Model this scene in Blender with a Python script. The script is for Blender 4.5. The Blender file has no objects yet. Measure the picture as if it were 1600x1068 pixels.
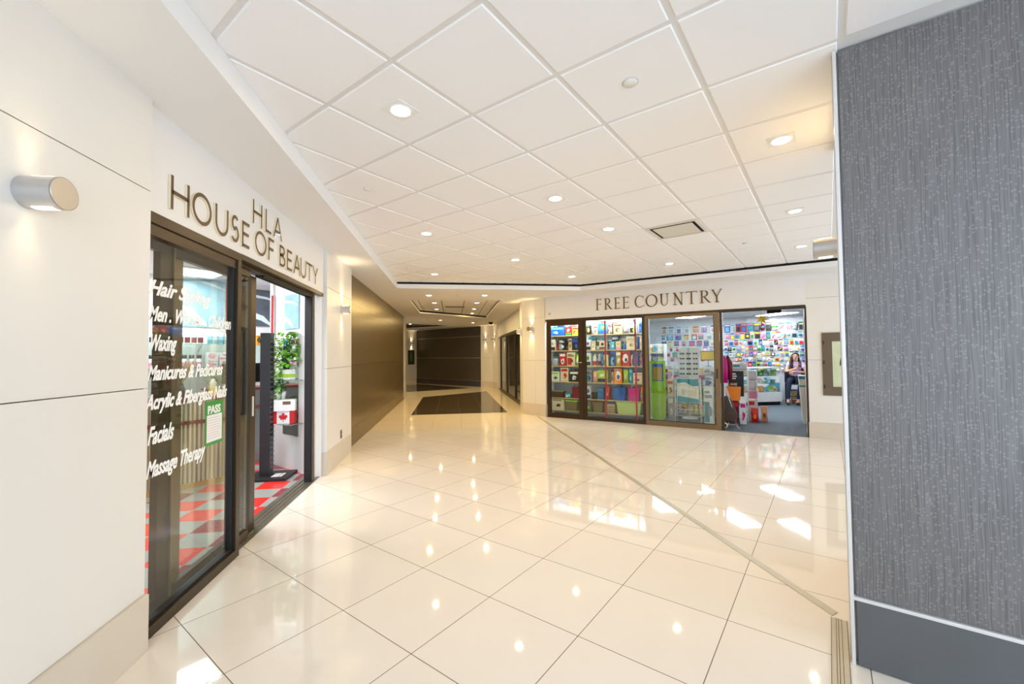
import bpy, bmesh, math, random
from mathutils import Matrix, Vector
from mathutils.geometry import tessellate_polygon
random.seed(7)
S = bpy.context.scene
COL = S.collection
R2 = math.sqrt(2)
PI = math.pi

# ---------------------------------------------------------------- camera, world, exposure
cam_d = bpy.data.cameras.new('camera'); cam = bpy.data.objects.new('camera', cam_d); COL.objects.link(cam)
cam_d.sensor_width = 36.0; cam_d.lens = 36.0 * 658.25 / 1600.0; cam_d.clip_start = 0.05; cam_d.clip_end = 100
YAW, PITCH, ROLL = -0.14120, 0.030413, -0.0094125
def cam_axes():
    cp, sp, cr, sr = math.cos(PITCH), math.sin(PITCH), math.cos(ROLL), math.sin(ROLL)
    f = Vector((0, cp, sp)); r0 = Vector((1, 0, 0)); u0 = Vector((0, -sp, cp))
    r = cr * r0 + sr * u0; u = -sr * r0 + cr * u0
    Z = Matrix.Rotation(YAW, 3, 'Z')
    return Z @ r, Z @ u, Z @ f
r_, u_, f_ = cam_axes()
cam.matrix_world = Matrix(((r_.x, u_.x, -f_.x, 0), (r_.y, u_.y, -f_.y, 0), (r_.z, u_.z, -f_.z, 1.4908), (0, 0, 0, 1)))
S.camera = cam
S.view_settings.view_transform = 'Standard'
try: S.view_settings.look = 'None'
except Exception: pass
S.view_settings.gamma = 1.0; S.view_settings.use_curve_mapping = False
S.view_settings.exposure = 0.66
world = bpy.data.worlds.new('world'); S.world = world; world.use_nodes = True
bg = world.node_tree.nodes['Background']; bg.inputs[0].default_value = (0.70, 0.84, 1.0, 1); bg.inputs[1].default_value = 2.8
WARM = (1.0, 0.74, 0.40)
P_DISPLAY_FILL = 11.0
P_DOWN, P_CORR, P_TROFF, P_SALON = 4.8, 13.5, 23.0, 24.0
WARM2 = (1.0, 0.71, 0.28)

# ---------------------------------------------------------------- materials
def lin(c):
    return tuple(((v / 255.0) / 12.92 if v / 255.0 <= 0.04045 else ((v / 255.0 + 0.055) / 1.055) ** 2.4) for v in c)
_M = {}
def mat(name, rgb, rough=0.5, metal=0.0, var=0.04, scale=6.0, spec=0.5, bump=0.0, coat=0.0, emit=None, estr=0.0, alpha=None):
    key = name
    if key in _M: return _M[key]
    m = bpy.data.materials.new(name); m.use_nodes = True; nt = m.node_tree; b = nt.nodes['Principled BSDF']
    c = lin(rgb)
    tc = nt.nodes.new('ShaderNodeTexCoord'); nz = nt.nodes.new('ShaderNodeTexNoise'); nz.inputs['Scale'].default_value = scale
    nz.inputs['Detail'].default_value = 3
    mx = nt.nodes.new('ShaderNodeMix'); mx.data_type = 'RGBA'
    mx.inputs[6].default_value = tuple(v * (1 - var) for v in c) + (1,); mx.inputs[7].default_value = tuple(min(1, v * (1 + var)) for v in c) + (1,)
    nt.links.new(tc.outputs['Object'], nz.inputs['Vector']); nt.links.new(nz.outputs['Fac'], mx.inputs[0]); nt.links.new(mx.outputs[2], b.inputs['Base Color'])
    b.inputs['Roughness'].default_value = rough; b.inputs['Metallic'].default_value = metal
    b.inputs['Specular IOR Level'].default_value = spec
    b.inputs['Coat Weight'].default_value = coat; b.inputs['Coat Roughness'].default_value = 0.05
    if bump:
        bp = nt.nodes.new('ShaderNodeBump'); bp.inputs['Strength'].default_value = bump; bp.inputs['Distance'].default_value = 0.004
        nt.links.new(nz.outputs['Fac'], bp.inputs['Height']); nt.links.new(bp.outputs['Normal'], b.inputs['Normal'])
    if emit:
        b.inputs['Emission Color'].default_value = lin(emit) + (1,); b.inputs['Emission Strength'].default_value = estr
    _M[key] = m
    return m
def col(rgb, rough=0.45):
    return mat('paint_%02x%02x%02x_%d' % (rgb[0], rgb[1], rgb[2], int(rough * 100)), rgb, rough, var=0.05, scale=14)
def nodes(name):
    m = bpy.data.materials.new(name); m.use_nodes = True; return m, m.node_tree, m.node_tree.nodes['Principled BSDF']

def tile_material(name, base, base2, grout, rot, off, rough=0.035, mortar=0.0022):
    m, nt, b = nodes(name)
    tc = nt.nodes.new('ShaderNodeTexCoord'); mp = nt.nodes.new('ShaderNodeMapping'); mp.vector_type = 'POINT'
    mp.inputs['Rotation'].default_value = (0, 0, rot); mp.inputs['Location'].default_value = (off[0], off[1], 0)
    br = nt.nodes.new('ShaderNodeTexBrick'); br.offset = 0.0; br.squash = 1.0
    br.inputs['Scale'].default_value = 1.0; br.inputs['Brick Width'].default_value = 0.61; br.inputs['Row Height'].default_value = 0.61
    br.inputs['Mortar Size'].default_value = mortar; br.inputs['Mortar Smooth'].default_value = 0.1; br.inputs['Bias'].default_value = 0
    br.inputs['Color1'].default_value = lin(base) + (1,); br.inputs['Color2'].default_value = lin(base2) + (1,); br.inputs['Mortar'].default_value = lin(grout) + (1,)
    nz = nt.nodes.new('ShaderNodeTexNoise'); nz.inputs['Scale'].default_value = 1.8; nz.inputs['Detail'].default_value = 6; nz.inputs['Distortion'].default_value = 1.2
    mx = nt.nodes.new('ShaderNodeMix'); mx.data_type = 'RGBA'; mx.blend_type = 'MULTIPLY'; mx.inputs[0].default_value = 0.35
    rp = nt.nodes.new('ShaderNodeValToRGB'); rp.color_ramp.elements[0].color = (0.86, 0.84, 0.80, 1); rp.color_ramp.elements[1].color = (1, 1, 1, 1)
    L = nt.links.new
    L(tc.outputs['Object'], mp.inputs['Vector']); L(mp.outputs['Vector'], br.inputs['Vector']); L(tc.outputs['Object'], nz.inputs['Vector'])
    L(nz.outputs['Fac'], rp.inputs[0]); L(br.outputs['Color'], mx.inputs[6]); L(rp.outputs[0], mx.inputs[7]); L(mx.outputs[2], b.inputs['Base Color'])
    mr = nt.nodes.new('ShaderNodeMapRange'); mr.inputs['To Min'].default_value = rough; mr.inputs['To Max'].default_value = 0.7
    L(br.outputs['Fac'], mr.inputs['Value']); L(mr.outputs['Result'], b.inputs['Roughness'])
    bp = nt.nodes.new('ShaderNodeBump'); bp.inputs['Strength'].default_value = 0.3; bp.inputs['Distance'].default_value = 0.002; bp.invert = True
    L(br.outputs['Fac'], bp.inputs['Height']); L(bp.outputs['Normal'], b.inputs['Normal'])
    b.inputs['Specular IOR Level'].default_value = 0.5
    return m
# diagonal field: grid lines u=(x-y)/R2 = -2.3205+.61k, v=(x+y)/R2 = 1.4115+.61m ; mapping rotates the point by +45deg -> (u, v)
M_FLOOR = tile_material('polished_cream_tile', (240, 233, 223), (236, 228, 217), (104, 86, 66), PI / 4, (2.3205, -1.4115))
M_FLOOR2 = tile_material('polished_cream_tile_corridor', (243, 230, 210), (239, 226, 204), (126, 106, 82), 0, (1.03 + 0.61 * 3, -8.73))
M_MAT = tile_material('polished_dark_tile', (78, 67, 52), (72, 61, 48), (88, 76, 58), 0, (1.03, -10.9), rough=0.09)

def checker_material():
    m, nt, b = nodes('checker_vinyl'); L = nt.links.new
    tc = nt.nodes.new('ShaderNodeTexCoord'); mp = nt.nodes.new('ShaderNodeMapping'); mp.inputs['Location'].default_value = (1.92 / 0.3 + 60, -5.15 / 0.295 + 60, 0.0)
    mp.inputs['Scale'].default_value = (1 / 0.3, 1 / 0.295, 1)
    L(tc.outputs['Object'], mp.inputs['Vector'])
    fl = nt.nodes.new('ShaderNodeVectorMath'); fl.operation = 'FLOOR'; L(mp.outputs['Vector'], fl.inputs[0])
    sx = nt.nodes.new('ShaderNodeSeparateXYZ'); L(fl.outputs[0], sx.inputs[0])
    ad = nt.nodes.new('ShaderNodeMath'); ad.operation = 'ADD'; L(sx.outputs[0], ad.inputs[0]); L(sx.outputs[1], ad.inputs[1])
    md = nt.nodes.new('ShaderNodeMath'); md.operation = 'PINGPONG'; md.inputs[1].default_value = 1.0; L(ad.outputs[0], md.inputs[0])
    wn = nt.nodes.new('ShaderNodeTexWhiteNoise'); wn.noise_dimensions = '3D'; L(fl.outputs[0], wn.inputs['Vector'])
    gt = nt.nodes.new('ShaderNodeMath'); gt.operation = 'GREATER_THAN'; gt.inputs[1].default_value = 0.68; L(wn.outputs['Value'], gt.inputs[0])
    rd = nt.nodes.new('ShaderNodeMix'); rd.data_type = 'RGBA'; rd.inputs[6].default_value = lin((226, 52, 44)) + (1,); rd.inputs[7].default_value = lin((136, 20, 44)) + (1,); L(gt.outputs[0], rd.inputs[0])
    mx = nt.nodes.new('ShaderNodeMix'); mx.data_type = 'RGBA'; mx.inputs[6].default_value = lin((158, 162, 156)) + (1,); L(rd.outputs[2], mx.inputs[7]); L(md.outputs[0], mx.inputs[0])
    L(mx.outputs[2], b.inputs['Base Color']); b.inputs['Roughness'].default_value = 0.25
    return m
M_CHECK = checker_material()

def streak_material(name, dark, light, dash, scale_h=150.0, rough=0.42, metal=0.2, strength=0.55):
    # vertical hair-line texture with small pale dashes (object coords: x along the panel, z up)
    m, nt, b = nodes(name); L = nt.links.new
    tc = nt.nodes.new('ShaderNodeTexCoord')
    wob = nt.nodes.new('ShaderNodeTexNoise'); wob.inputs['Scale'].default_value = 7.0; L(tc.outputs['Object'], wob.inputs['Vector'])
    sc = nt.nodes.new('ShaderNodeVectorMath'); sc.operation = 'SCALE'; sc.inputs['Scale'].default_value = 0.012; L(wob.outputs['Color'], sc.inputs[0])
    av = nt.nodes.new('ShaderNodeVectorMath'); av.operation = 'ADD'; L(tc.outputs['Object'], av.inputs[0]); L(sc.outputs[0], av.inputs[1])
    m1 = nt.nodes.new('ShaderNodeMapping'); m1.inputs['Scale'].default_value = (scale_h, 1, 3.2); L(av.outputs[0], m1.inputs['Vector'])
    n1 = nt.nodes.new('ShaderNodeTexNoise'); n1.inputs['Scale'].default_value = 1.0; n1.inputs['Detail'].default_value = 2; L(m1.outputs[0], n1.inputs['Vector'])
    m2 = nt.nodes.new('ShaderNodeMapping'); m2.inputs['Scale'].default_value = (scale_h * 0.42, 1, 80); L(av.outputs[0], m2.inputs['Vector'])
    n2 = nt.nodes.new('ShaderNodeTexVoronoi'); n2.distance = 'CHEBYCHEV'; n2.inputs['Scale'].default_value = 1.0; n2.inputs['Randomness'].default_value = 0.9; L(m2.outputs[0], n2.inputs['Vector'])
    wn = nt.nodes.new('ShaderNodeSeparateColor'); L(n2.outputs['Color'], wn.inputs[0])
    g1 = nt.nodes.new('ShaderNodeMath'); g1.operation = 'GREATER_THAN'; g1.inputs[1].default_value = 0.42; L(wn.outputs[0], g1.inputs[0])
    g2 = nt.nodes.new('ShaderNodeMath'); g2.operation = 'LESS_THAN'; g2.inputs[1].default_value = 0.30; L(n2.outputs['Distance'], g2.inputs[0])
    mm = nt.nodes.new('ShaderNodeMath'); mm.operation = 'MULTIPLY'; L(g1.outputs[0], mm.inputs[0]); L(g2.outputs[0], mm.inputs[1])
    ms = nt.nodes.new('ShaderNodeMath'); ms.operation = 'MULTIPLY'; ms.inputs[1].default_value = strength; L(mm.outputs[0], ms.inputs[0])
    rp = nt.nodes.new('ShaderNodeValToRGB'); rp.color_ramp.elements[0].position = 0.36; rp.color_ramp.elements[1].position = 0.62
    rp.color_ramp.elements[0].color = lin(dark) + (1,); rp.color_ramp.elements[1].color = lin(light) + (1,); L(n1.outputs['Fac'], rp.inputs[0])
    mx = nt.nodes.new('ShaderNodeMix'); mx.data_type = 'RGBA'; L(ms.outputs[0], mx.inputs[0]); L(rp.outputs[0], mx.inputs[6]); mx.inputs[7].default_value = lin(dash) + (1,)
    L(mx.outputs[2], b.inputs['Base Color']); b.inputs['Roughness'].default_value = rough; b.inputs['Metallic'].default_value = metal
    bp = nt.nodes.new('ShaderNodeBump'); bp.inputs['Strength'].default_value = 0.35; bp.inputs['Distance'].default_value = 0.002; L(n1.outputs['Fac'], bp.inputs['Height']); L(bp.outputs['Normal'], b.inputs['Normal'])
    return m
M_GREYWALL = streak_material('grey_grasscloth_panel', (101, 98, 98), (124, 121, 121), (156, 153, 153), scale_h=190.0, strength=0.38)
M_BROWNWALL = streak_material('bronze_grasscloth_panel', (100, 83, 54), (126, 106, 70), (146, 126, 88), scale_h=60, rough=0.27, metal=0.5, strength=0.2)
M_FARWALL = streak_material('dark_bronze_panel', (64, 53, 32), (82, 68, 42), (98, 84, 56), scale_h=50, rough=0.42, metal=0.1, strength=0.2)

def glass_material(name, tint, refl=1.0):
    # thin pane: tinted transparency with an angle-dependent mirror layer
    m = bpy.data.materials.new(name); m.use_nodes = True; nt = m.node_tree; nt.nodes.clear(); L = nt.links.new
    o = nt.nodes.new('ShaderNodeOutputMaterial'); t = nt.nodes.new('ShaderNodeBsdfTransparent'); t.inputs[0].default_value = tint + (1,)
    g = nt.nodes.new('ShaderNodeBsdfGlossy'); g.inputs['Roughness'].default_value = 0.0
    lw = nt.nodes.new('ShaderNodeLayerWeight'); pw = nt.nodes.new('ShaderNodeMath'); pw.operation = 'POWER'; pw.inputs[1].default_value = 4.6; L(lw.outputs['Facing'], pw.inputs[0]); fr = nt.nodes.new('ShaderNodeMath'); fr.operation = 'MULTIPLY_ADD'; fr.inputs[1].default_value = 0.95; fr.inputs[2].default_value = 0.045; L(pw.outputs[0], fr.inputs[0])
    ml = nt.nodes.new('ShaderNodeMath'); ml.operation = 'MULTIPLY'; ml.use_clamp = True; ml.inputs[1].default_value = refl
    nz = nt.nodes.new('ShaderNodeTexNoise'); nz.inputs['Scale'].default_value = 1.2
    tc = nt.nodes.new('ShaderNodeTexCoord'); bp = nt.nodes.new('ShaderNodeBump'); bp.inputs['Strength'].default_value = 0.02
    L(tc.outputs['Object'], nz.inputs['Vector']); L(nz.outputs['Fac'], bp.inputs['Height']); L(bp.outputs['Normal'], g.inputs['Normal'])
    mx = nt.nodes.new('ShaderNodeMixShader'); L(fr.outputs[0], ml.inputs[0]); L(ml.outputs[0], mx.inputs[0]); L(t.outputs[0], mx.inputs[1]); L(g.outputs[0], mx.inputs[2]); L(mx.outputs[0], o.inputs[0])
    return m
M_GLASS = glass_material('shop_glass', (0.95, 0.975, 0.965), 0.8)
M_GLASS2 = glass_material('double_door_glass', (0.92, 0.96, 0.945), 1.6)
M_SHELFGLASS = glass_material('green_edged_shelf_glass', (0.78, 0.90, 0.86), 1.0)

M_WALL = mat('white_wall_paint', (231, 229, 227), 0.55, var=0.015, scale=2)
M_PANEL = mat('cream_laminate_panel', (230, 226, 219), 0.35, var=0.02, scale=1.5)
M_BASE = mat('beige_stone_base', (214, 203, 186), 0.3, var=0.05, scale=5)
M_JOINT = mat('joint_shadow_gap', (150, 132, 108), 0.8)
M_SOFFIT = mat('soffit_paint', (236, 235, 234), 0.6, var=0.01, scale=2)
M_TILE = mat('acoustic_tile', (243, 242, 242), 0.85, var=0.015, scale=160, bump=0.15)
M_TEE = mat('ceiling_tee', (226, 224, 222), 0.6, var=0.02)
M_BLACK = mat('black_paint_and_slot_shade', (8, 7, 6), 0.9)  # serves black parts, and strips that stand in for unlit slots
M_BRONZE = mat('bronze_anodised_frame', (68, 55, 39), 0.34, metal=0.55, var=0.06, scale=3)
M_BRONZE_L = mat('worn_bronze_stile', (126, 106, 76), 0.34, metal=0.5, var=0.06, scale=3)
M_GASKET = mat('black_gasket', (18, 18, 20), 0.5)
M_STEEL = mat('brushed_steel', (200, 200, 202), 0.28, metal=0.9, var=0.05, scale=40)
M_WTRIM = mat('white_metal_trim', (226, 224, 222), 0.3, metal=0.3)
M_DARKBASE = mat('charcoal_stone_base', (94, 95, 97), 0.3, var=0.14, scale=3.5)
M_STRIP = mat('joint_cover_strip', (186, 178, 158), 0.35, metal=0.3, var=0.08, scale=20)
M_LAMP = mat('lamp_lens', (255, 250, 240), 0.4, emit=(255, 246, 230), estr=14.0)
M_TUBE = mat('fluorescent_tube', (255, 255, 255), 0.4, emit=(245, 250, 255), estr=33.0)
M_SLOT = mat('warm_lamp_slot', (255, 246, 220), 0.4, emit=(255, 238, 205), estr=3.0)
M_CARPET = mat('blue_grey_carpet', (92, 104, 114), 0.95, var=0.16, scale=60, bump=0.4)
M_LETTER = mat('bronze_sign_face', (96, 78, 52), 0.45, metal=0.2)
M_LETTER_S = mat('cream_sign_return', (232, 216, 184), 0.5)
M_WHITE = col((236, 236, 234)); M_RED = col((196, 26, 30)); M_INK = col((24, 24, 26))
M_VINYL = mat('white_vinyl', (250, 250, 248), 0.5)
M_LEAF = mat('pothos_leaf', (118, 176, 58), 0.4, var=0.45, scale=18)
M_LEAF_D = mat('dark_leaf', (44, 104, 44), 0.45, var=0.4, scale=20)
M_PEG = mat('white_pegboard', (212, 215, 221), 0.6, var=0.02)
M_SKIN = mat('skin', (226, 172, 142), 0.5, var=0.05, scale=20)
M_HAIR = mat('dark_hair', (34, 24, 22), 0.35, var=0.3, scale=60)
M_LILAC = mat('lilac_knit', (214, 184, 224), 0.8, var=0.06, scale=40)
M_JEANS = mat('navy_denim', (30, 44, 70), 0.8, var=0.15, scale=60)

# ---------------------------------------------------------------- geometry helpers
class MB:
    def __init__(s): s.bm = bmesh.new(); s.mi = 0
    def _fin(s, vs, M):
        if M is not None: bmesh.ops.transform(s.bm, matrix=M, verts=vs)
        return vs
    def _set(s, faces):
        for f in faces: f.material_index = s.mi
    def box(s, x0, x1, y0, y1, z0, z1, bev=0.0, M=None):
        b = bmesh.new() if bev else s.bm
        c = [(x0, y0, z0), (x1, y0, z0), (x1, y1, z0), (x0, y1, z0), (x0, y0, z1), (x1, y0, z1), (x1, y1, z1), (x0, y1, z1)]
        v = [b.verts.new(p) for p in c]
        fs = [b.faces.new([v[i] for i in q]) for q in ((3, 2, 1, 0), (4, 5, 6, 7), (0, 1, 5, 4), (1, 2, 6, 5), (2, 3, 7, 6), (3, 0, 4, 7))]
        if bev:
            bmesh.ops.bevel(b, geom=b.edges[:], offset=bev, segments=2, affect='EDGES', profile=0.6)
            s._merge(b, M)
        else:
            s._set(fs); s._fin(v, M)
        return s
    def _merge(s, b, M=None):
        if M is not None: bmesh.ops.transform(b, matrix=M, verts=b.verts[:])
        mp = {}
        for v in b.verts: mp[v] = s.bm.verts.new(v.co)
        for f in b.faces:
            try:
                nf = s.bm.faces.new([mp[v] for v in f.verts]); nf.material_index = s.mi; nf.smooth = f.smooth
            except ValueError: pass
        b.free()
    def prism(s, poly, z0, z1, M=None):
        lo = [s.bm.verts.new((p[0], p[1], z0)) for p in poly]; hi = [s.bm.verts.new((p[0], p[1], z1)) for p in poly]
        n = len(poly); fs = [s.bm.faces.new(hi), s.bm.faces.new(lo[::-1])]
        for i in range(n): fs.append(s.bm.faces.new([lo[i], lo[(i + 1) % n], hi[(i + 1) % n], hi[i]]))
        s._set(fs); s._fin(lo + hi, M); return s
    def tube(s, pts, r, seg=8, caps=True, smooth=True):
        pts = [Vector(p) for p in pts]; rs = r if isinstance(r, (list, tuple)) else [r] * len(pts)
        rings = []; up = None
        for i, p in enumerate(pts):
            a = pts[max(i - 1, 0)]; c = pts[min(i + 1, len(pts) - 1)]; t = (c - a).normalized()
            if up is None: up = Vector((0, 0, 1)) if abs(t.z) < 0.9 else Vector((1, 0, 0))
            x = t.cross(up).normalized(); y = x.cross(t).normalized(); up = y
            rings.append([s.bm.verts.new(p + x * rs[i] * math.cos(k * 2 * PI / seg) + y * rs[i] * math.sin(k * 2 * PI / seg)) for k in range(seg)])
        for i in range(len(rings) - 1):
            for k in range(seg):
                f = s.bm.faces.new([rings[i][k], rings[i][(k + 1) % seg], rings[i + 1][(k + 1) % seg], rings[i + 1][k]]); f.smooth = smooth; f.material_index = s.mi
        if caps:
            for q in (rings[0][::-1], rings[-1]):
                f = s.bm.faces.new(q); f.material_index = s.mi
        return s
    def lathe(s, prof, seg=20, M=None, smooth=True):
        rings = []
        for r, z in prof:
            rings.append([s.bm.verts.new((r * math.cos(k * 2 * PI / seg), r * math.sin(k * 2 * PI / seg), z)) for k in range(seg)] if r > 1e-6 else [s.bm.verts.new((0, 0, z))])
        for a, b in zip(rings, rings[1:]):
            for k in range(seg):
                k2 = (k + 1) % seg
                q = [a[k], a[k2], b[k2], b[k]] if len(a) > 1 and len(b) > 1 else ([a[k], a[k2], b[0]] if len(a) > 1 else ([a[0], b[k2], b[k]] if len(b) > 1 else None))
                if q: f = s.bm.faces.new(q); f.smooth = smooth; f.material_index = s.mi
        s._fin([v for r in rings for v in r], M); return s
    def ribbon(s, pts, ws, d0, d1, M=None):
        # flat stroke in the XZ plane, extruded along y from d0 (front) to d1 (back); material 0 on the front face, 1 on the returns
        n = len(pts); P = [Vector((p[0], p[1])) for p in pts]; ws = ws if isinstance(ws, (list, tuple)) else [ws] * n
        closed = (P[0] - P[-1]).length < 1e-6
        if closed: P = P[:-1]; ws = ws[:-1]; n -= 1
        Lf, Rt = [], []
        for i in range(n):
            a = P[i - 1] if (i > 0 or closed) else None; c = P[(i + 1) % n] if (i < n - 1 or closed) else None
            d = ((P[i] - a).normalized() if a is not None else Vector((0, 0))) + ((c - P[i]).normalized() if c is not None else Vector((0, 0)))
            if d.length < 1e-6: d = c - P[i]
            d.normalize(); nn = Vector((-d.y, d.x)); k = 1.0
            if a is not None and c is not None:
                cc = max(0.5, nn.dot(Vector((-(c - P[i]).normalized().y, (c - P[i]).normalized().x)))); k = 1 / cc
            Lf.append(P[i] + nn * ws[i] * k / 2); Rt.append(P[i] - nn * ws[i] * k / 2)
        V = lambda q, y: s.bm.verts.new((q.x, y, q.y))
        lf = [V(q, d0) for q in Lf]; rf = [V(q, d0) for q in Rt]; lb = [V(q, d1) for q in Lf]; rb = [V(q, d1) for q in Rt]
        rng = range(n if closed else n - 1)
        for i in rng:
            j = (i + 1) % n
            for q, mi in (([lf[i], rf[i], rf[j], lf[j]], 0), ([lb[j], rb[j], rb[i], lb[i]], 1), ([lf[i], lf[j], lb[j], lb[i]], 1), ([rf[j], rf[i], rb[i], rb[j]], 1)):
                f = s.bm.faces.new(q); f.material_index = mi
        if not closed:
            for i in (0, n - 1):
                f = s.bm.faces.new([lf[i], lb[i], rb[i], rf[i]]); f.material_index = 1
        s._fin(lf + rf + lb + rb, M); return s
    def build(s, name, m, parent=None, frame=None, origin=None, recalc=True):
        if recalc: bmesh.ops.recalc_face_normals(s.bm, faces=s.bm.faces[:])
        if origin is not None: bmesh.ops.translate(s.bm, verts=s.bm.verts[:], vec=-Vector(origin))
        me = bpy.data.meshes.new(name); s.bm.to_mesh(me); s.bm.free()
        for x in (m if isinstance(m, (list, tuple)) else [m]): me.materials.append(x)
        o = bpy.data.objects.new(name, me); COL.objects.link(o)
        if parent is not None: o.parent = parent
        if frame is not None: o.matrix_world = frame
        if origin is not None: o.matrix_basis = o.matrix_basis @ Matrix.Translation(origin)
        return o

def tagit(o, label, cat, group=None):
    o['label'] = label; o['category'] = cat
    if group: o['group'] = group
    return o
def struct(o): o['kind'] = 'structure'; return o
def frame(ox, oy, ang): return Matrix.Translation((ox, oy, 0)) @ Matrix.Rotation(ang, 4, 'Z')
FID = Matrix.Identity(4)
FA = math.atan2(-0.6436, 0.7654)
FF = frame(2.241, 9.904, FA)          # accessory shop: x = along the shopfront, y = into the shop
FS = frame(0, 0, PI / 4)              # salon interior: x = (1,1)/R2, y = (-1,1)/R2
FW = frame(-1.6, 0, PI / 2)           # salon front: x = world +y, y = into the salon (-x)
FG = frame(1.896, 1.818, -PI / 4)     # grey pilaster: x along its face (towards camera right), y = behind
def thing(name, label, cat, F, x, y, z=0.0, rz=0.0, group=None):
    o = bpy.data.objects.new(name, None); COL.objects.link(o); o.empty_display_size = 0.05
    o.matrix_world = F @ Matrix.Translation((x, y, z)) @ Matrix.Rotation(rz, 4, 'Z')
    return tagit(o, label, cat, group)
def area(name, parent, loc, size, power, color, rot=(0, 0, 0), shape='DISK', size_y=None, spread=None):
    d = bpy.data.lights.new(name, 'AREA'); d.shape = shape; d.size = size; d.energy = power; d.color = color
    if size_y: d.size_y = size_y
    if spread: d.spread = spread
    o = bpy.data.objects.new(name, d); COL.objects.link(o); o.parent = parent; o.location = loc; o.rotation_euler = rot
    return o
def text_mesh(body, size, name, m, parent=None, shear=0.0, offset=0.0, extrude=0.0008, align='LEFT', spacing=1.0, sx=1.0):
    c = bpy.data.curves.new(name, 'FONT'); c.body = body; c.size = size; c.shear = shear; c.offset = offset; c.extrude = extrude; c.align_x = align; c.space_character = spacing
    c.resolution_u = 4
    t = bpy.data.objects.new(name + '_src', c); COL.objects.link(t)
    bpy.context.view_layer.update()
    me = bpy.data.meshes.new_from_object(t.evaluated_get(bpy.context.evaluated_depsgraph_get()))
    bpy.data.objects.remove(t); bpy.data.curves.remove(c)
    me.transform(Matrix.Rotation(PI / 2, 4, 'X') @ Matrix.Scale(sx, 4, (1, 0, 0)))   # lies in XZ, reads from -y
    me.materials.clear(); me.materials.append(m)
    o = bpy.data.objects.new(name, me); COL.objects.link(o)
    if parent is not None: o.parent = parent
    return o

# ================================================================ STRUCTURE
ZC, ZS = 2.99, 2.86
# floors
def polyfloor(name, outer, m, z0, z1=None):
    b = MB(); b.prism(outer, z0 - 0.04, z0); return struct(b.build(name, m))
polyfloor('floor', [(-1.66, -4), (12, -4), (12, 1.82), (2.241 + .7654 * .0, 9.9)] if False else [(-1.66, -4), (12, -4), (12, 1.66), (2.5, 10.3), (2.2, 8.73), (-1.66, 8.73)], M_FLOOR, 0)
polyfloor('floor_corridor', [(-1.66, 8.73), (2.2, 8.73), (2.5, 10.3), (2.3, 10.98), (2.05, 11.0), (2.05, 19.1), (-1.94, 23.9), (-6, 19.9), (-6, 15.6), (-1.66, 15.6)], M_FLOOR2, 0)
polyfloor('floor_inlay', [(-1.03, 10.9), (1.41, 10.9), (1.39, 17.4), (-1.05, 15.5)], M_MAT, 0.0015)
polyfloor('floor_inlay_far', [(-5, 16.15), (0.81, 19.25), (-1.75, 22.53), (-5, 19.4)], M_MAT, 0.0015)
# expansion joint cover strip
b = MB(); b.prism([(2.015, 10.06), (2.06, 10.06), (2.175, 2.17), (2.12, 2.15)], 0.0, 0.004)
b.prism([(2.10, 2.14), (2.15, 2.09), (-0.3, -0.36), (-0.35, -0.31)], 0.0, 0.004)
for k in range(4):
    o = 0.012 + k * 0.012; b.prism([(2.10 + o * .7, 2.14 - o * .7), (2.104 + o * .7, 2.136 - o * .7), (-0.346 + o * .7, -0.314 - o * .7), (-0.35 + o * .7, -0.31 - o * .7)], 0.0, 0.0055)
struct(b.build('trim_1', M_STRIP))
b = MB()
for o in (0.0, .022, .032, .046, .070):
    b.prism([(2.10 + o * .7, 2.14 - o * .7), (2.1018 + o * .7, 2.1382 - o * .7), (-0.3482 + o * .7, -0.3118 - o * .7), (-0.35 + o * .7, -0.31 - o * .7)], 0.003, 0.0058)
struct(b.build('trim_13', mat('joint_groove', (96, 84, 66), .6)))

# main grid ceiling
def inpoly(x, y, P):
    c = False; n = len(P)
    for i in range(n):
        x1, y1 = P[i]; x2, y2 = P[(i + 1) % n]
        if (y1 > y) != (y2 > y) and x < (x2 - x1) * (y - y1) / (y2 - y1) + x1: c = not c
    return c
MAIN = [(-1.1, -4.5), (-1.1, 8.73), (2.74, 8.73), (9.2, 3.29), (9.2, -4.5)]
MAINX = [(-1.5, -5), (-1.5, 9.1), (2.9, 9.1), (9.9, 3.2), (9.9, -5)]
bt = MB()
VENT = (-1.744, 4.983)
for i in range(-12, 16):
    for j in range(-8, 16):
        u0 = -1.134 + .61 * i; v0 = 1.933 + .61 * j
        cx = (u0 + .305 + v0 + .305) / R2; cy = (v0 - u0) / R2
        if not inpoly(cx, cy, [(-1.75, -5.3), (-1.75, 9.3), (3.0, 9.3), (10.2, 3.3), (10.2, -5.3)]): continue
        if abs(u0 - VENT[0]) < .05 and abs(v0 - VENT[1]) < .05: continue
        if (cx - cy) / R2 > 0.35 and (cx + cy) / R2 > 2.3: continue
        g = 0.012; P = []
        for a, c in ((u0 + g, v0 + g), (u0 + .61 - g, v0 + g), (u0 + .61 - g, v0 + .61 - g), (u0 + g, v0 + .61 - g)): P.append(((a + c) / R2, (c - a) / R2))
        g2 = 0.02; Pi = []
        for a, c in ((u0 + g2, v0 + g2), (u0 + .61 - g2, v0 + g2), (u0 + .61 - g2, v0 + .61 - g2), (u0 + g2, v0 + .61 - g2)): Pi.append(((a + c) / R2, (c - a) / R2))
        lo = [bt.bm.verts.new((p[0], p[1], ZC)) for p in Pi]; hi = [bt.bm.verts.new((p[0], p[1], ZC + .008)) for p in P]
        bt.bm.faces.new(lo)
        for k in range(4): bt.bm.faces.new([hi[k], hi[(k + 1) % 4], lo[(k + 1) % 4], lo[k]])
struct(bt.build('ceiling', M_TILE))
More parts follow.
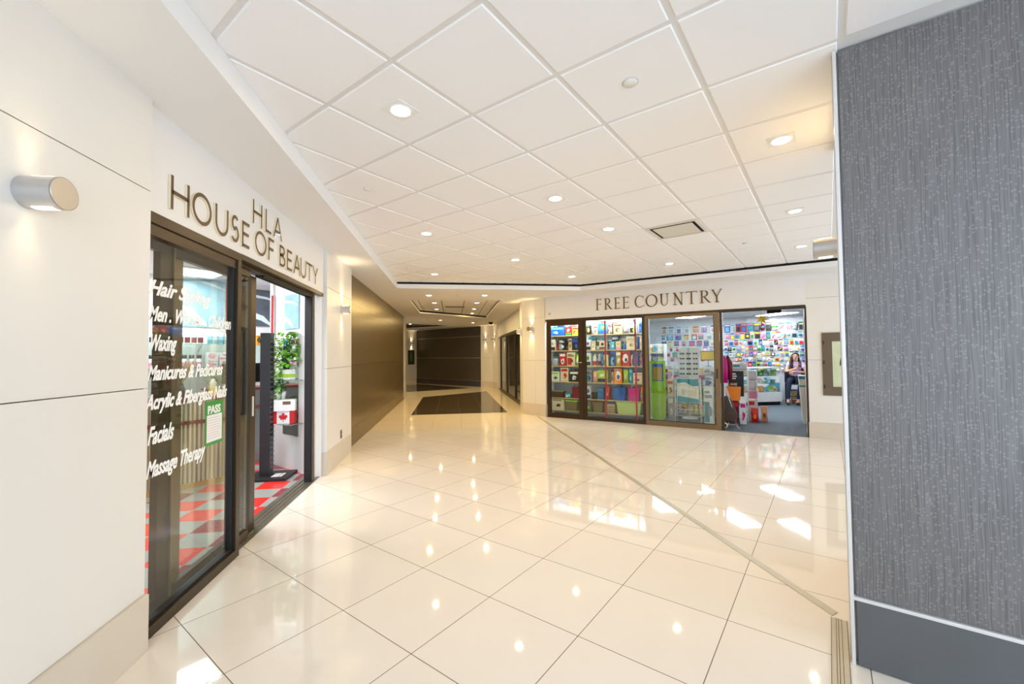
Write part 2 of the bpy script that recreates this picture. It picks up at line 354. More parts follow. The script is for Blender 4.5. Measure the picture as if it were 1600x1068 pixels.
b = MB(); b.prism([(-1.75, -5.3), (10.2, -5.3), (10.2, 3.3), (3.0, 9.3), (-1.75, 9.3)], ZC + .006, ZC + .03); struct(b.build('ceiling_grid', M_TEE))

# soffit with holes
TRAY1 = [(-1.03, 10.62), (1.22, 10.55), (1.24, 15.7), (-1.02, 13.8)]
TRAY2 = [(-2.15, 21.6), (0.2, 19.85), (-1.7, 18.6), (-5.0, 17.6), (-5.0, 19.5)]
OUT = [(-1.75, -4.5), (-1.75, 15.6), (-6, 15.6), (-6, 20.2), (-1.94, 24.2), (2.3, 19.3), (2.3, 11.2), (2.0, 10.9), (9.9, 4.25), (9.9, 3.0), (9.2, 3.29), (2.74, 8.73), (-1.1, 8.73), (-1.1, -4.5)]
def holed(name, outer, holes, z, m):
    loops = [[Vector((p[0], p[1], 0)) for p in outer]] + [[Vector((p[0], p[1], 0)) for p in h] for h in holes]
    tri = tessellate_polygon(loops); pts = [p for l in loops for p in l]
    bm = bmesh.new(); vs = [bm.verts.new((p.x, p.y, z)) for p in pts]
    for t in tri:
        f = bm.faces.new([vs[i] for i in t])
        f.normal_update()
        if f.normal.z > 0: f.normal_flip()
    me = bpy.data.meshes.new(name); bm.to_mesh(me); bm.free(); me.materials.append(m)
    o = bpy.data.objects.new(name, me); COL.objects.link(o); return struct(o)
holed('ceiling_soffit', OUT, [TRAY1, TRAY2], ZS, M_SOFFIT)
def offset_poly(P, d):
    n = len(P); A = sum(P[i][0] * P[(i + 1) % n][1] - P[(i + 1) % n][0] * P[i][1] for i in range(n)); sgn = 1 if A > 0 else -1; out = []
    for i in range(n):
        p0, p1, p2 = Vector(P[i - 1]), Vector(P[i]), Vector(P[(i + 1) % n])
        a = (p1 - p0).normalized(); c = (p2 - p1).normalized(); na = Vector((a.y, -a.x)) * sgn; nc = Vector((c.y, -c.x)) * sgn
        m_ = (na + nc).normalized(); k = 1 / max(.3, m_.dot(na)); out.append(tuple(p1 + m_ * d * k))
    return out
def lip(name, P, z0, z1, ztop, closed=True, gap=.12, dark=None):
    # upstand round a ceiling opening, with the shade of its slot painted as a strip behind
    b = MB(); n = len(P); Q = offset_poly(P, .02); K = offset_poly(P, gap)
    for i in range(n if closed else n - 1):
        j = (i + 1) % n
        for A, B_, za, zb in ((P, P, z0, z1),):
            vs = [b.bm.verts.new((P[i][0], P[i][1], z0)), b.bm.verts.new((P[j][0], P[j][1], z0)), b.bm.verts.new((P[j][0], P[j][1], z1)), b.bm.verts.new((P[i][0], P[i][1], z1))]
            b.bm.faces.new(vs)
        vs = [b.bm.verts.new((P[i][0], P[i][1], z1)), b.bm.verts.new((P[j][0], P[j][1], z1)), b.bm.verts.new((Q[j][0], Q[j][1], z1)), b.bm.verts.new((Q[i][0], Q[i][1], z1))]
        b.bm.faces.new(vs)
    struct(b.build(name, M_SOFFIT, recalc=False))
    b = MB()
    for i in range(n if closed else n - 1):
        j = (i + 1) % n
        b.bm.faces.new([b.bm.verts.new((Q[i][0], Q[i][1], z1)), b.bm.verts.new((Q[j][0], Q[j][1], z1)), b.bm.verts.new((Q[j][0], Q[j][1], ztop)), b.bm.verts.new((Q[i][0], Q[i][1], ztop))])
    struct(b.build(name.replace('trim', 'trim_slot_shade'), dark or M_BLACK, recalc=False))
lip('trim_2', MAIN[:2], ZS, 2.984, ZC + .004, closed=False, dark=M_TEE)  # paler strip paints the softer shade of this slot
lip('trim_12', MAIN[1:4], ZS, 2.948, ZC + .004, closed=False)
lip('trim_3', TRAY1, ZS, 2.90, 2.952)
lip('trim_4', TRAY2, ZS, 2.90, 2.952)
# tray ceilings: large white panels with open joints running along the corridor
b = MB()
for x0 in (-1.50, -.89, -.28, .33, .94):
    for y0 in (10.3, 12.13, 12.9, 14.6): pass
    for (ya, yb) in ((10.2, 11.9), (11.91, 14.0), (14.01, 16.0)): b.box(x0 + .011, x0 + .599, ya + .008, yb, 2.95, 2.962)
struct(b.build('ceiling_tray', M_TILE))
b = MB(); b.box(-1.8, 2.2, 10.0, 16.4, 2.962, 2.98); b.prism([(-6, 15.7), (0.9, 18.0), (0.9, 21), (-2.2, 23.8), (-6, 21)], 2.95, 2.97)
struct(b.build('ceiling_tray_backing', mat('tray_joint', (120, 108, 84), .8)))

# -------- wall builder: cream panels with open joints over a darker backing; frame x along, y into the wall
def panel_wall(name, F, x0, x1, zs, m, depth=0.03, seams=(), base=None, z_top=None, gap=.005):
    b = MB(); xs = [x0] + list(seams) + [x1]
    for i in range(len(zs) - 1):
        for k in range(len(xs) - 1):
            b.box(xs[k] + (gap / 2 if k else 0), xs[k + 1] - (gap / 2 if k < len(xs) - 2 else 0), 0, depth, zs[i] + (gap / 2 if i else 0), zs[i + 1] - (gap / 2 if i < len(zs) - 2 else 0))
    o = struct(b.build(name, m, frame=F))
    g = MB(); g.box(x0 + .004, x1 - .004, depth - .012, depth + .08, zs[0], zs[-1]); struct(g.build(name + '_backing', M_JOINT, frame=F))
    if base:
        g = MB(); g.box(x0, x1, -base[1], depth + .02, 0, base[0], bev=.002); struct(g.build('baseboard_' + name.replace('wall_', ''), base[2], frame=F))
    return o
FL = frame(-1.567, 0, PI / 2)   # left wall plane: x = world y, y = -x
# near-left wall
panel_wall('wall_left', FL, -4.0, 2.44, [.287, 1.335, 2.367, ZS], M_PANEL, seams=(-2.2, -.6, ), base=(.285, .022, M_BASE))
b = MB(); b.box(2.40, 2.44, .0, .5, 0, ZS); struct(b.build('wall_left_end', M_PANEL, frame=frame(-1.60, 0, PI / 2)))
# fascia over the salon front
b = MB(); b.box(2.44, 5.56, .0, .12, 2.285, ZS); struct(b.build('wall_left_fascia', M_WALL, frame=FW))
# pillar after the salon
panel_wall('wall_left_pillar', FL, 5.60, 6.90, [.292, 1.337, 2.375, ZS], M_PANEL, base=(.29, .004, M_BASE))
b = MB(); b.box(-1.735, -1.598, 5.60, 5.64, .29, ZS); struct(b.build('wall_left_pillar_side', M_WALL))
b = MB(); b.box(-1.735, -1.60, 5.596, 5.64, 0, .288); struct(b.build('baseboard_left_pillar_side', M_BASE))
b = MB(); b.box(-1.70, -1.567, 6.885, 6.905, 0, ZS); struct(b.build('wall_left_pillar_return', M_PANEL))
# long bronze wall
FD = frame(-1.66, 0, PI / 2)
b = MB(); xs = [6.9, 9.6, 12.3, 15.0]; zs = [.285, 1.34, 2.37, 2.858]
for i in range(3):
    for k in range(3): b.box(xs[i] + .002, xs[i + 1] - .002, 0, .02, zs[k] + .0015, zs[k + 1] - .0015)
struct(b.build('wall_left_bronze', M_BROWNWALL, frame=FD))
b = MB(); b.box(6.9, 15.0, .012, .1, 0, 2.858); struct(b.build('wall_left_bronze_backing', mat('bronze_joint', (120, 104, 78), .4, metal=.6), frame=FD))
b = MB(); [b.box(6.9 + k * .9 + .001, 6.9 + (k + 1) * .9 - .001, -.004, .02, 0, .283) for k in range(9)]; struct(b.build('baseboard_left_bronze', mat('bronze_base', (118, 98, 62), .28, metal=.45, var=.1), frame=FD))
b = MB(); b.box(-1.70, -1.645, 15.0, 15.09, 0, 2.858); b.box(-1.75, -1.64, 15.1, 15.6, 0, 2.858); struct(b.build('trim_5', mat('pale_end_trim', (206, 196, 178), .3, metal=.3)))
# hidden left side beyond: close the junction
b = MB(); b.box(-6.1, -6.0, 15.5, 20.3, 0, 2.9); b.box(-6.1, -1.75, 15.5, 15.6, 0, 2.9); struct(b.build('wall_junction', M_PANEL))
# far walls
FR = frame(-1.94, 23.63, math.atan2(19.9 - 23.63, 1.33 + 1.94)); LF = math.hypot(3.27, 3.73)
b = MB(); zs = [.275, 1.36, 2.39, 2.86]
for k in range(3): b.box(0.02, LF, 0, .03, zs[k] + .009, zs[k + 1] - .009)
struct(b.build('wall_far', M_FARWALL, frame=FR))
b = MB(); b.box(-.12, LF + .01, .015, .15, 0, 2.86); struct(b.build('wall_far_joint_metal', mat('pale_gold_joint', (190, 176, 138), .3, metal=.7), frame=FR))
b = MB(); b.box(0.02, LF, -.012, .03, 0, .27); struct(b.build('baseboard_far', mat('dark_base', (52, 44, 36), .3, var=.1), frame=FR))
panel_wall('wall_far_pier', FR, LF + .01, LF + .78, [.27, 1.36, 2.39, 2.86], M_PANEL, base=(.27, .015, M_BASE))
P770 = FR @ Vector((LF + .78, 0, 0))
FR2 = frame(P770.x, P770.y, math.atan2(18.7 - P770.y, 2.0 - P770.x)); L2 = math.hypot(18.7 - P770.y, 2.0 - P770.x)
panel_wall('wall_far_pier_side', FR2, 0, L2, [.27, 1.36, 2.39, 2.86], M_PANEL, base=(.27, .015, M_BASE))
FR3 = frame(-1.94, 23.63, PI * 1.25)      # beige wall running back to the far side junction
FR3 = Matrix.Translation((-5.2, 20.37, 0)) @ Matrix.Rotation(PI / 4, 4, 'Z')
panel_wall('wall_far_side', FR3, 0, 4.63, [.27, 1.36, 2.39, 2.86], M_PANEL, base=(.27, .015, M_BASE), seams=(1.6, 3.2))
# corridor right shopfront, x = 2.0 (frame: x = -world y ; y = +x)
FCR = frame(2.0, 18.75, -PI / 2)
def cr(y): return 18.75 - y
b = MB(); b.box(0, cr(10.75), 0, .1, 2.26, 2.86); b.box(0, cr(18.55), 0, .1, 0, 2.3); b.box(cr(11.85), cr(10.75), 0.0, .1, 0, 2.3); struct(b.build('wall_right_corridor', M_WALL, frame=FCR))
b = MB(); b.box(-.2, cr(12.1), 1.15, 1.2, 0, 2.8); b.box(-.2, cr(12.1), .1, 1.2, 2.6, 2.65); b.box(cr(12.1), cr(12.05), .1, 1.2, 0, 2.8); b.box(-.25, -.2, .1, 1.2, 0, 2.8)
struct(b.build('wall_corridor_shop', mat('dim_shop_wall', (150, 142, 124), .7, var=.2, scale=2), frame=FCR))
b = MB(); b.box(-.2, cr(12.1), .0, 1.2, -.03, 0.0); struct(b.build('floor_corridor_shop', mat('shop_floor', (120, 108, 90), .4), frame=FCR))
# pier between corridor and accessory shop
FP = frame(1.765, 10.565, math.atan2(9.97 - 10.565, 2.225 - 1.765)); LP = math.hypot(.46, .595)
panel_wall('wall_right_pier', FP, 0, LP, [.285, 1.345, 2.40, ZS], M_PANEL, seams=(.43,), base=(.283, .006, M_BASE))
b = MB(); b.box(1.77, 1.80, 10.575, 10.95, .285, ZS); b.box(1.77, 2.2, 10.95, 10.98, 0.0, ZS); struct(b.build('wall_right_pier_side', M_PANEL))
b = MB(); b.box(1.76, 1.80, 10.57, 10.96, 0, .283); struct(b.build('baseboard_right_pier_side', M_BASE))
b = MB(); b.prism([(1.785, 10.585), (2.235, 10.0), (2.5, 10.25), (2.3, 10.97), (1.785, 10.97)], 0, ZS); struct(b.build('wall_right_pier_core', M_PANEL))

# accessory shop front
b = MB(); b.box(-.02, 5.13, 0, .1, 2.315, ZS); struct(b.build('wall_shop_fascia', M_WALL, frame=FF))
panel_wall('wall_right_pillar', FF, 5.13, 7.6, [.27, 1.353, 2.435, 2.775], M_PANEL, seams=(6.0, 6.8), base=(.268, .006, M_BASE))
b = MB(); b.box(5.13, 7.6, .004, .1, 2.775, ZS); struct(b.build('wall_right_pillar_head', M_WALL, frame=FF))
b = MB(); b.box(5.12, 5.17, .02, .5, 0, 2.7); struct(b.build('wall_shop_jamb', M_WALL, frame=FF))
# shop interior shell
ZI = 2.65; SB = 6.8
b = MB(); b.box(-.65, 7.6, SB, SB + .1, 0, ZI); struct(b.build('wall_shop_back', M_PEG, frame=FF))
b = MB(); b.box(-.41, -.36, .3, SB + .1, 0, ZI); struct(b.build('wall_shop_side', M_PEG, frame=FF))
b = MB(); b.box(7.6, 7.65, .1, SB + .1, 0, ZI); struct(b.build('wall_shop_other_side', M_PEG, frame=FF))
b = MB(); b.prism([(.1, .1), (7.65, .1), (7.65, SB + .1), (-.41, SB + .1), (-.41, .3)], ZI, ZI + .05); struct(b.build('ceiling_shop', M_SOFFIT, frame=FF))
b = MB(); b.prism([(.0, .0), (7.65, .0), (7.65, SB + .1), (-.41, SB + .1), (-.41, .3)], -.04, 0.002); struct(b.build('floor_shop', M_CARPET, frame=FF))
b = MB()
for z in [0.9 + .215 * k for k in range(8)]: b.box(-.6, 7.6, SB - .012, SB, z - .012, z + .004)
struct(b.build('trim_6', mat('shop_rail', (206, 210, 216), .5), frame=FF))

# grey pilaster
b = MB(); b.box(.02, 3.2, 0, .03, .325, 2.985); struct(b.build('wall_right_grey', M_GREYWALL, frame=FG))
b = MB(); b.box(.02, 3.2, -.012, .03, 0.004, .305, bev=.002); struct(b.build('baseboard_right_grey', M_DARKBASE, frame=FG))
b = MB(); b.box(.0, 3.2, -.016, .02, .307, .323, bev=.002); b.box(-.004, .011, -.016, .03, 0, 2.985, bev=.002); struct(b.build('trim_7', M_WTRIM, frame=FG))
FGR = FG @ Matrix.Rotation(PI / 2 - math.radians(.95), 4, 'Z')      # x = world (1,1)
b = MB(); zs = [.30, 1.345, 2.375, 2.985]
for k in range(3): b.box(.045, 1.3, -.02, .0, zs[k] + .002, zs[k + 1] - .002)
struct(b.build('wall_right_grey_return', M_PANEL, frame=FGR))
b = MB(); b.box(.02, 1.3, -.3, -.012, 0, 2.985); struct(b.build('wall_right_grey_core', M_JOINT, frame=FGR))
b = MB(); b.box(.02, .05, -.02, .008, 0.0, 2.985, bev=.002); struct(b.build('trim_8', M_STEEL, frame=FGR))
b = MB(); b.box(.05, 1.3, -.02, .003, 0, .298, bev=.002); struct(b.build('baseboard_right_grey_return', M_BASE, frame=FGR))

# ================================================================ SALON FRONT (frame FW: x = world y, y = depth from x=-1.6)
def bar(b, x0, x1, y0, y1, z0, z1): b.box(x0, x1, y0, y1, z0, z1, bev=.002)
w = bpy.data.objects.new('window_1', None); COL.objects.link(w); w.matrix_world = FW; struct(w)
b = MB(); bar(b, 2.42, 3.485, .0, .07, .0, .062); bar(b, 2.42, 3.485, .0, .07, 2.225, 2.285); bar(b, 2.42, 3.485, .012, .07, 2.16, 2.225); bar(b, 3.43, 3.485, .0, .07, .06, 2.225); bar(b, 2.42, 2.45, .0, .07, .06, 2.23)
b.build('window_frame', M_BRONZE, w)
b = MB(); bar(b, 3.40, 3.432, .02, .065, .075, 2.16); bar(b, 2.45, 3.43, .02, .065, .062, .082); b.build('gasket', M_GASKET, w)
b = MB(); b.box(2.45, 3.42, .036, .042, .08, 2.165); b.build('pane', M_GLASS, w)
VT = [('Hair Styling', 2.535, 1.845, .115), ('Men . Women . Children', 2.535, 1.70, .115), ('Waxing', 2.545, 1.535, .125), ('Manicures & Pedicures', 2.535, 1.37, .115), ('Acrylic & Fiberglass Nails', 2.53, 1.21, .115), ('Facials', 2.545, 1.02, .135), ('Massage Therapy', 2.54, .84, .125)]
VWID = [.60, .87, .22, .76, .83, .22, .55]
for (s_, x, z, h), wd in zip(VT, VWID):
    o = text_mesh(s_, h, 'lettering', M_VINYL, w, shear=.42, offset=.0035, extrude=.0006)
    k = wd / max(o.dimensions.x, .01)
    for v in o.data.vertices: v.co.x *= k
    o.location = (x, .034, z)
    o['label'] = 'white brush-script lettering on the glass'
# second, sliding door leaf parked behind
w = bpy.data.objects.new('door_1', None); COL.objects.link(w); w.matrix_world = FW; struct(w)
b = MB(); bar(b, 3.485, 5.40, .055, .155, 2.22, 2.285); bar(b, 3.485, 5.56, .0, .06, 2.245, 2.29); bar(b, 5.34, 5.42, .06, .15, 0, 2.25); b.build('door_frame', M_BRONZE, w)
b = MB()
for k in range(3): b.box(4.02, 5.36, .065 + .03 * k, .075 + .03 * k, 2.205, 2.222)
b.box(5.325, 5.342, .07, .14, 0, 2.2); b.build('track', M_GASKET, w)
b = MB(); bar(b, 3.555, 3.59, .075, .115, .06, 2.2); bar(b, 3.47, 3.79, .075, .115, .0, .08); bar(b, 3.47, 3.79, .075, .115, 2.16, 2.22); b.build('fixed_stile', M_BRONZE, w)
b = MB(); b.box(3.59, 3.79, .09, .096, .08, 2.16); b.build('pane', M_GLASS, w)
b = MB(); bar(b, 3.905, 4.02, .125, .165, .03, 2.2); bar(b, 2.45, 4.02, .125, .165, .01, .085); bar(b, 2.45, 4.02, .125, .165, 2.13, 2.2); bar(b, 2.775, 2.885, .125, .165, .03, 2.2)
b.build('sliding_stile', M_BRONZE, w)
b = MB(); bar(b, 2.90, 3.035, .15, .18, .03, 2.2); bar(b, 2.885, 2.90, .115, .18, .03, 2.2); b.build('second_stile', M_BRONZE_L, w)
b = MB(); b.box(3.80, 3.905, .115, .16, .0, 2.2); b.build('dark_pocket', M_GASKET, w)
b = MB(); b.box(3.03, 3.80, .142, .148, .085, 2.13); b.build('pane', M_GLASS2, w)
b = MB(); b.box(3.955, 3.978, .118, .126, .98, 1.15, bev=.002); b.build('door_sticker', mat('sticker', (214, 214, 204), .5), w)
b = MB(); b.box(2.44, 5.60, .04, .24, -.003, .006)
for k in range(3): b.box(2.44, 5.42, .09 + .045 * k, .098 + .045 * k, .004, .014)
struct(b.build('trim_9', mat('threshold_metal', (128, 124, 112), .3, metal=.6), frame=FW))

# salon shell (frame FS)
def fs(p, q): return ((p - q) / R2, (p + q) / R2)
b = MB(); b.prism([(-1.64, 1.5), (-1.64, 5.6), (-2.4, 6.35), (-2.4, 7.9), (-9, 7.9), (-9, -2), (-3, -2)], -.04, .001)
struct(b.build('floor_salon', M_CHECK))
b = MB(); b.box(2.72, 2.80, 5.10, 6.22, 0, 2.62); struct(b.build('wall_salon_side', M_WALL, frame=FS))
b = MB(); b.box(2.69, 2.80, 6.2, 6.28, 0, 2.62); b.box(3.6, 3.68, 6.2, 7.3, 0, 2.85); struct(b.build('wall_salon_corner', M_WALL, frame=FS))
b = MB(); b.box(-1.2, 3.6, 7.2, 7.3, 0, 2.85); struct(b.build('wall_salon_back', M_WALL, frame=FS))
b = MB(); b.box(-1.2, -1.1, 3.0, 7.3, 0, 2.8); struct(b.build('wall_salon_end', M_WALL, frame=FS))
b = MB(); b.prism([(-1.73, 1.8), (-1.73, 6.0), (-2.4, 6.6), (-2.4, 7.9), (-9, 7.9), (-9, -1)], 2.62, 2.7); struct(b.build('ceiling_salon', M_SOFFIT))
for i, (p, q) in enumerate(((1.5, 4.3), (0.6, 6.2), (1.9, 6.6))):
    t = thing('salon_ceiling_light', 'white panel light in the salon ceiling, ' + ('over the shop entrance mat', 'above the product shelves', 'above the plant corner')[i], 'light', FS, p, q, 2.62)
    b = MB(); b.box(-.3, .3, -.3, .3, -.02, 0.0, bev=.004); b.build('frame', M_WHITE, t)
    b = MB(); b.box(-.27, .27, -.27, .27, -.024, -.02); b.build('diffuser', mat('salon_diffuser', (255, 255, 255), .5, emit=(238, 246, 255), estr=3.0), t)
    area('lamp', t, (0, 0, -.03), .54, P_SALON, (.92, .96, 1.0), shape='SQUARE')

# ================================================================ ACCESSORY SHOP FRONT FRAMES
def leaf(name, x0, x1, y0, post, head=.06, foot=.07, fm=M_BRONZE, gm=M_GLASS, handle=None, ztop=2.30):
    w = bpy.data.objects.new(name, None); COL.objects.link(w); w.matrix_world = FF; struct(w)
    b = MB(); bar(b, x0, x0 + post[0], y0, y0 + .045, 0, ztop); bar(b, x1 - post[1], x1, y0, y0 + .045, 0, ztop); bar(b, x0 + post[0], x1 - post[1], y0, y0 + .045, 0.003, foot); bar(b, x0 + post[0], x1 - post[1], y0, y0 + .045, ztop - head, ztop)
    b.build('frame', fm, w)
    b = MB(); b.box(x0 + post[0], x1 - post[1], y0 + .02, y0 + .026, foot, ztop - head); b.build('pane', gm, w)
    b = MB(); g = .012
    b.box(x0 + post[0], x0 + post[0] + g, y0 + .008, y0 + .04, foot, ztop - head); b.box(x1 - post[1] - g, x1 - post[1], y0 + .008, y0 + .04, foot, ztop - head); b.box(x0 + post[0], x1 - post[1], y0 + .008, y0 + .04, foot, foot + g); b.build('gasket', M_GASKET, w)
    if handle:
        b = MB(); b.tube([(handle, y0, 1.30), (handle, y0 - .04, 1.30), (handle, y0 - .04, 1.30 + .001)], .008); b.box(handle - .01, handle + .06, y0 - .045, y0 - .035, 1.29, 1.31, bev=.002); b.build('handle', M_STEEL, w)
    return w
M_DKB = mat('dark_bronze_door', (66, 48, 30), .34, metal=.45, var=.06, scale=3)
leaf('door_2', .01, .93, .0, (.09, .10), head=.13, foot=.10, handle=.86, fm=M_DKB)
leaf('window_2', .93, 2.33, .015, (.06, .05), head=.05, foot=.06, fm=M_DKB)
leaf('door_3', 2.33, 3.75, .0, (.06, .09), head=.08, foot=.10, fm=M_BRONZE_L, gm=M_GLASS2)
b = MB(); bar(b, -.02, 5.13, -.008, .10, 2.285, 2.325); bar(b, 5.11, 5.14, -.004, .09, 0.003, 2.3); bar(b, 3.755, 3.80, .03, .10, 0.003, 2.30); struct(b.build('trim_10', M_BRONZE, frame=FF))
b = MB(); b.box(3.75, 5.12, .0, .08, 2.27, 2.286); struct(b.build('trim_11', M_GASKET, frame=FF))
b = MB(); b.tube([(3.70, -.045, 1.0), (3.70, -.045, 1.18)], .009); b.box(3.69, 3.71, -.04, 0, 1.0, 1.02); b.box(3.69, 3.71, -.04, 0, 1.16, 1.18)
struct(b.build('door_handle', M_GASKET, frame=FF))
o = text_mesh('23', .07, 'door_number', M_INK); o.matrix_world = FF @ Matrix.Translation((.06, -.002, 2.44)); tagit(o, 'small dark street number 23 above the narrow glass door', 'number')

# corridor shopfront frames
w = bpy.data.objects.new('window_3', None); COL.objects.link(w); w.matrix_world = FCR; struct(w)
b = MB(); bar(b, cr(17.35), cr(11.62), -.03, .03, 2.17, 2.27); bar(b, cr(17.35), cr(11.62), -.03, .03, 0.003, .10)
for y, wd in ((17.3, .09), (15.4, .32), (13.3, .12), (11.9, .16), (11.64, .06)): bar(b, cr(y) - wd / 2, cr(y) + wd / 2, -.03, .03, .0, 2.2)
b.build('frame', mat('dark_bronze_frame', (44, 34, 26), .35, metal=.4), w)
b = MB(); b.box(cr(17.3), cr(11.64), .0, .006, .1, 2.17); b.build('pane', M_GLASS, w)

# ================================================================ SIGN LETTERS
def arc(cx, cz, rx, rz, a0, a1, n=18): return [(cx + rx * math.cos(math.radians(a0 + (a1 - a0) * i / n)), cz + rz * math.sin(math.radians(a0 + (a1 - a0) * i / n))) for i in range(n + 1)]
def sans(ch, w_, h, t, b):
    e = t / 2; A = lambda pts, k=1.0: b.ribbon(pts, t * k, -.014, 0)
    if ch == 'H': A([(e, 0), (e, h)]); A([(w_ - e, 0), (w_ - e, h)]); A([(e, h * .52), (w_ - e, h * .52)])
    elif ch == 'O': A(arc(w_ / 2, h / 2, w_ / 2 - e, h / 2 - e + .004, 0, 360, 36))
    elif ch == 'U': r = w_ / 2 - e; A([(e, h)] + arc(w_ / 2, r + e, r, r + .006, 180, 360, 18) + [(w_ - e, h)])
    elif ch == 'S':
        r1 = h * .24; r2 = h * .27
        A(arc(w_ * .52, h - e - r1 + .002, w_ * .36, r1, 40, 250, 16) + arc(w_ * .48, r2 + e - .002, w_ * .40, r2, 75, -145, 18)[1:])
    elif ch == 'E': A([(e, 0), (e, h)]); [A([(e, z), (w_ * k, z)]) for z, k in ((h - e, 1), (h * .52, .92), (e, 1))]
    elif ch == 'F': A([(e, 0), (e, h)]); [A([(e, z), (w_ * k, z)]) for z, k in ((h - e, 1), (h * .52, .92))]
    elif ch == 'L': A([(e, h), (e, 0)]); A([(e, e), (w_, e)])
    elif ch == 'A': A([(e * .8, 0), (w_ / 2, h)]); A([(w_ - e * .8, 0), (w_ / 2, h)]); A([(w_ * .22, h * .33), (w_ * .78, h * .33)])
    elif ch == 'T': A([(0, h - e), (w_, h - e)]); A([(w_ / 2, 0), (w_ / 2, h)])
    elif ch == 'Y': A([(e * .8, h), (w_ / 2, h * .46)]); A([(w_ - e * .8, h), (w_ / 2, h * .46)]); A([(w_ / 2, 0), (w_ / 2, h * .5)])
    elif ch == 'B':
        A([(e, 0), (e, h)]); A([(e, h - e), (w_ * .5, h - e)] + arc(w_ * .5, h * .76, w_ * .36, h * .24 - e, 90, -90, 10)[1:] + [(e, h * .53)])
        A([(e, h * .51), (w_ * .52, h * .51)] + arc(w_ * .52, h * .27, w_ * .42, h * .27 - e + .002, 90, -90, 10)[1:] + [(e, e)])
HB = [('H', 2.626, 2.80), ('O', 2.827, 3.039), ('U', 3.082, 3.252), ('S', 3.289, 3.404), ('E', 3.449, 3.568), ('O', 3.663, 3.875), ('F', 3.915, 4.031), ('B', 4.157, 4.289), ('E', 4.336, 4.465), ('A', 4.506, 4.698), ('U', 4.705, 4.881), ('T', 4.892, 5.085), ('Y', 5.105, 5.286)]
HL = [('H', 3.622, 3.792), ('L', 3.856, 3.971), ('A', 4.016, 4.210)]
def letters(kind, F, items, z0, h, t, label, cat='sign', gen=None):
    root = thing(kind, label, cat, F, items[0][1], -.001, z0)
    for ch, a, c in items:
        b = MB(); gen(ch, c - a, h, t, b); o = b.build('letter', [M_LETTER, M_LETTER_S], root, recalc=False); o.location = (a - items[0][1], 0, 0)
    return root
letters('salon_sign', FW, HB, 2.343, .198, .024, 'long bronze HOUSE OF BEAUTY letters mounted over the salon front', gen=sans)
letters('salon_name_sign', FW, HL, 2.575, .196, .022, 'three bronze HLA letters mounted above the longer salon sign', gen=sans)
def serif(ch, w_, h, t, b):
    T, th = h * .115, h * .045; D0, D1 = -.02, 0
    A = lambda pts, k: b.ribbon(pts, k, D0, D1)
    def stem(x, z0=0, z1=h, s0=True, s1=True, k=T):
        A([(x, z0), (x, z1)], k)
        sw = h * .15
        if s0: b.ribbon([(x - sw, z0 + th / 2), (x + sw, z0 + th / 2)], th, D0 - .001, D1)
        if s1: b.ribbon([(x - sw, z1 - th / 2), (x + sw, z1 - th / 2)], th, D0 - .001, D1)
    sx = h * .16
    if ch in 'FE':
        stem(sx); A([(sx, h - th / 2), (w_, h - th / 2)], th * 1.2); A([(w_ - th / 2, h), (w_ - th / 2, h * .84)], [th * 1.2, th * .4]); A([(sx, h * .52), (w_ * .86, h * .52)], th); A([(w_ * .86, h * .60), (w_ * .86, h * .44)], th * .8)
        if ch == 'E': A([(sx, th / 2), (w_, th / 2)], th * 1.2); A([(w_, 0), (w_ + th * .3, h * .18)], [th * 1.2, th * .4])
    elif ch == 'R':
        stem(sx); pts = [(sx, h - th / 2), (w_ * .45, h - th / 2)] + arc(w_ * .42, h * .75, w_ * .27, h * .25 - th / 2, 85, -90, 14) + [(sx, h * .50)]
        A(pts, [th] * 2 + [th + (T - th) * math.sin(PI * i / 14) for i in range(15)] + [th]); A([(w_ * .40, h * .50), (w_ * .80, h * .08), (w_ * 1.0, th * .3)], [T * .9, T, th * .8])
    elif ch in 'CO':
        a0, a1 = (0, 360) if ch == 'O' else (52, 308)
        n = 36; pts = arc(w_ / 2 if ch == 'O' else w_ * .54, h / 2, w_ / 2 - T / 2, h / 2 - th / 2 + .003, a0, a1, n)
        A(pts, [th + (T * 1.1 - th) * abs(math.cos(math.radians(a0 + (a1 - a0) * i / n - 12))) ** 1.3 if ch == 'O' else th + (T * 1.1 - th) * max(0, -math.cos(math.radians(a0 + (a1 - a0) * i / n))) ** 1.2 for i in range(n + 1)])
        if ch == 'C': A([(w_ * .92, h * .95), (w_ * .90, h * .74)], [th * 1.3, th * .5]); A([(w_ * .98, h * .22), (w_ * .93, h * .06)], [th * .5, th * .9])
    elif ch == 'U':
        r = w_ / 2 - sx; pts = [(sx, h), (sx, h * .4)] + arc(w_ / 2, h * .36, r, h * .36 - th / 2, 180, 360, 16) + [(w_ - sx, h)]
        A(pts, [T, T] + [T - (T - th) * min(1, i / 8) for i in range(17)] + [th * 1.3]); stem(sx, h * .6, h, s0=False); stem(w_ - sx, h * .6, h, s0=False, k=th * 1.3)
    elif ch == 'N':
        stem(sx, k=th * 1.3, s1=False); stem(w_ - sx, k=th * 1.3, s0=False); A([(sx * .75, h), (w_ - sx, -h * .02)], T); A([(0, h - th / 2), (sx, h - th / 2)], th)
    elif ch == 'T':
        stem(w_ / 2, s1=False); A([(0, h - th / 2), (w_, h - th / 2)], th * 1.2); A([(th / 2, h * .84), (th / 2, h)], [th * .4, th * 1.2]); A([(w_ - th / 2, h), (w_ - th / 2, h * .84)], [th * 1.2, th * .4])
    elif ch == 'Y':
        stem(w_ / 2, 0, h * .45, s1=False); A([(w_ * .12, h), (w_ / 2, h * .42)], T * .95); A([(w_ * .90, h), (w_ / 2, h * .42)], th * 1.2); A([(0, h - th / 2), (w_ * .3, h - th / 2)], th); A([(w_ * .76, h - th / 2), (w_, h - th / 2)], th)
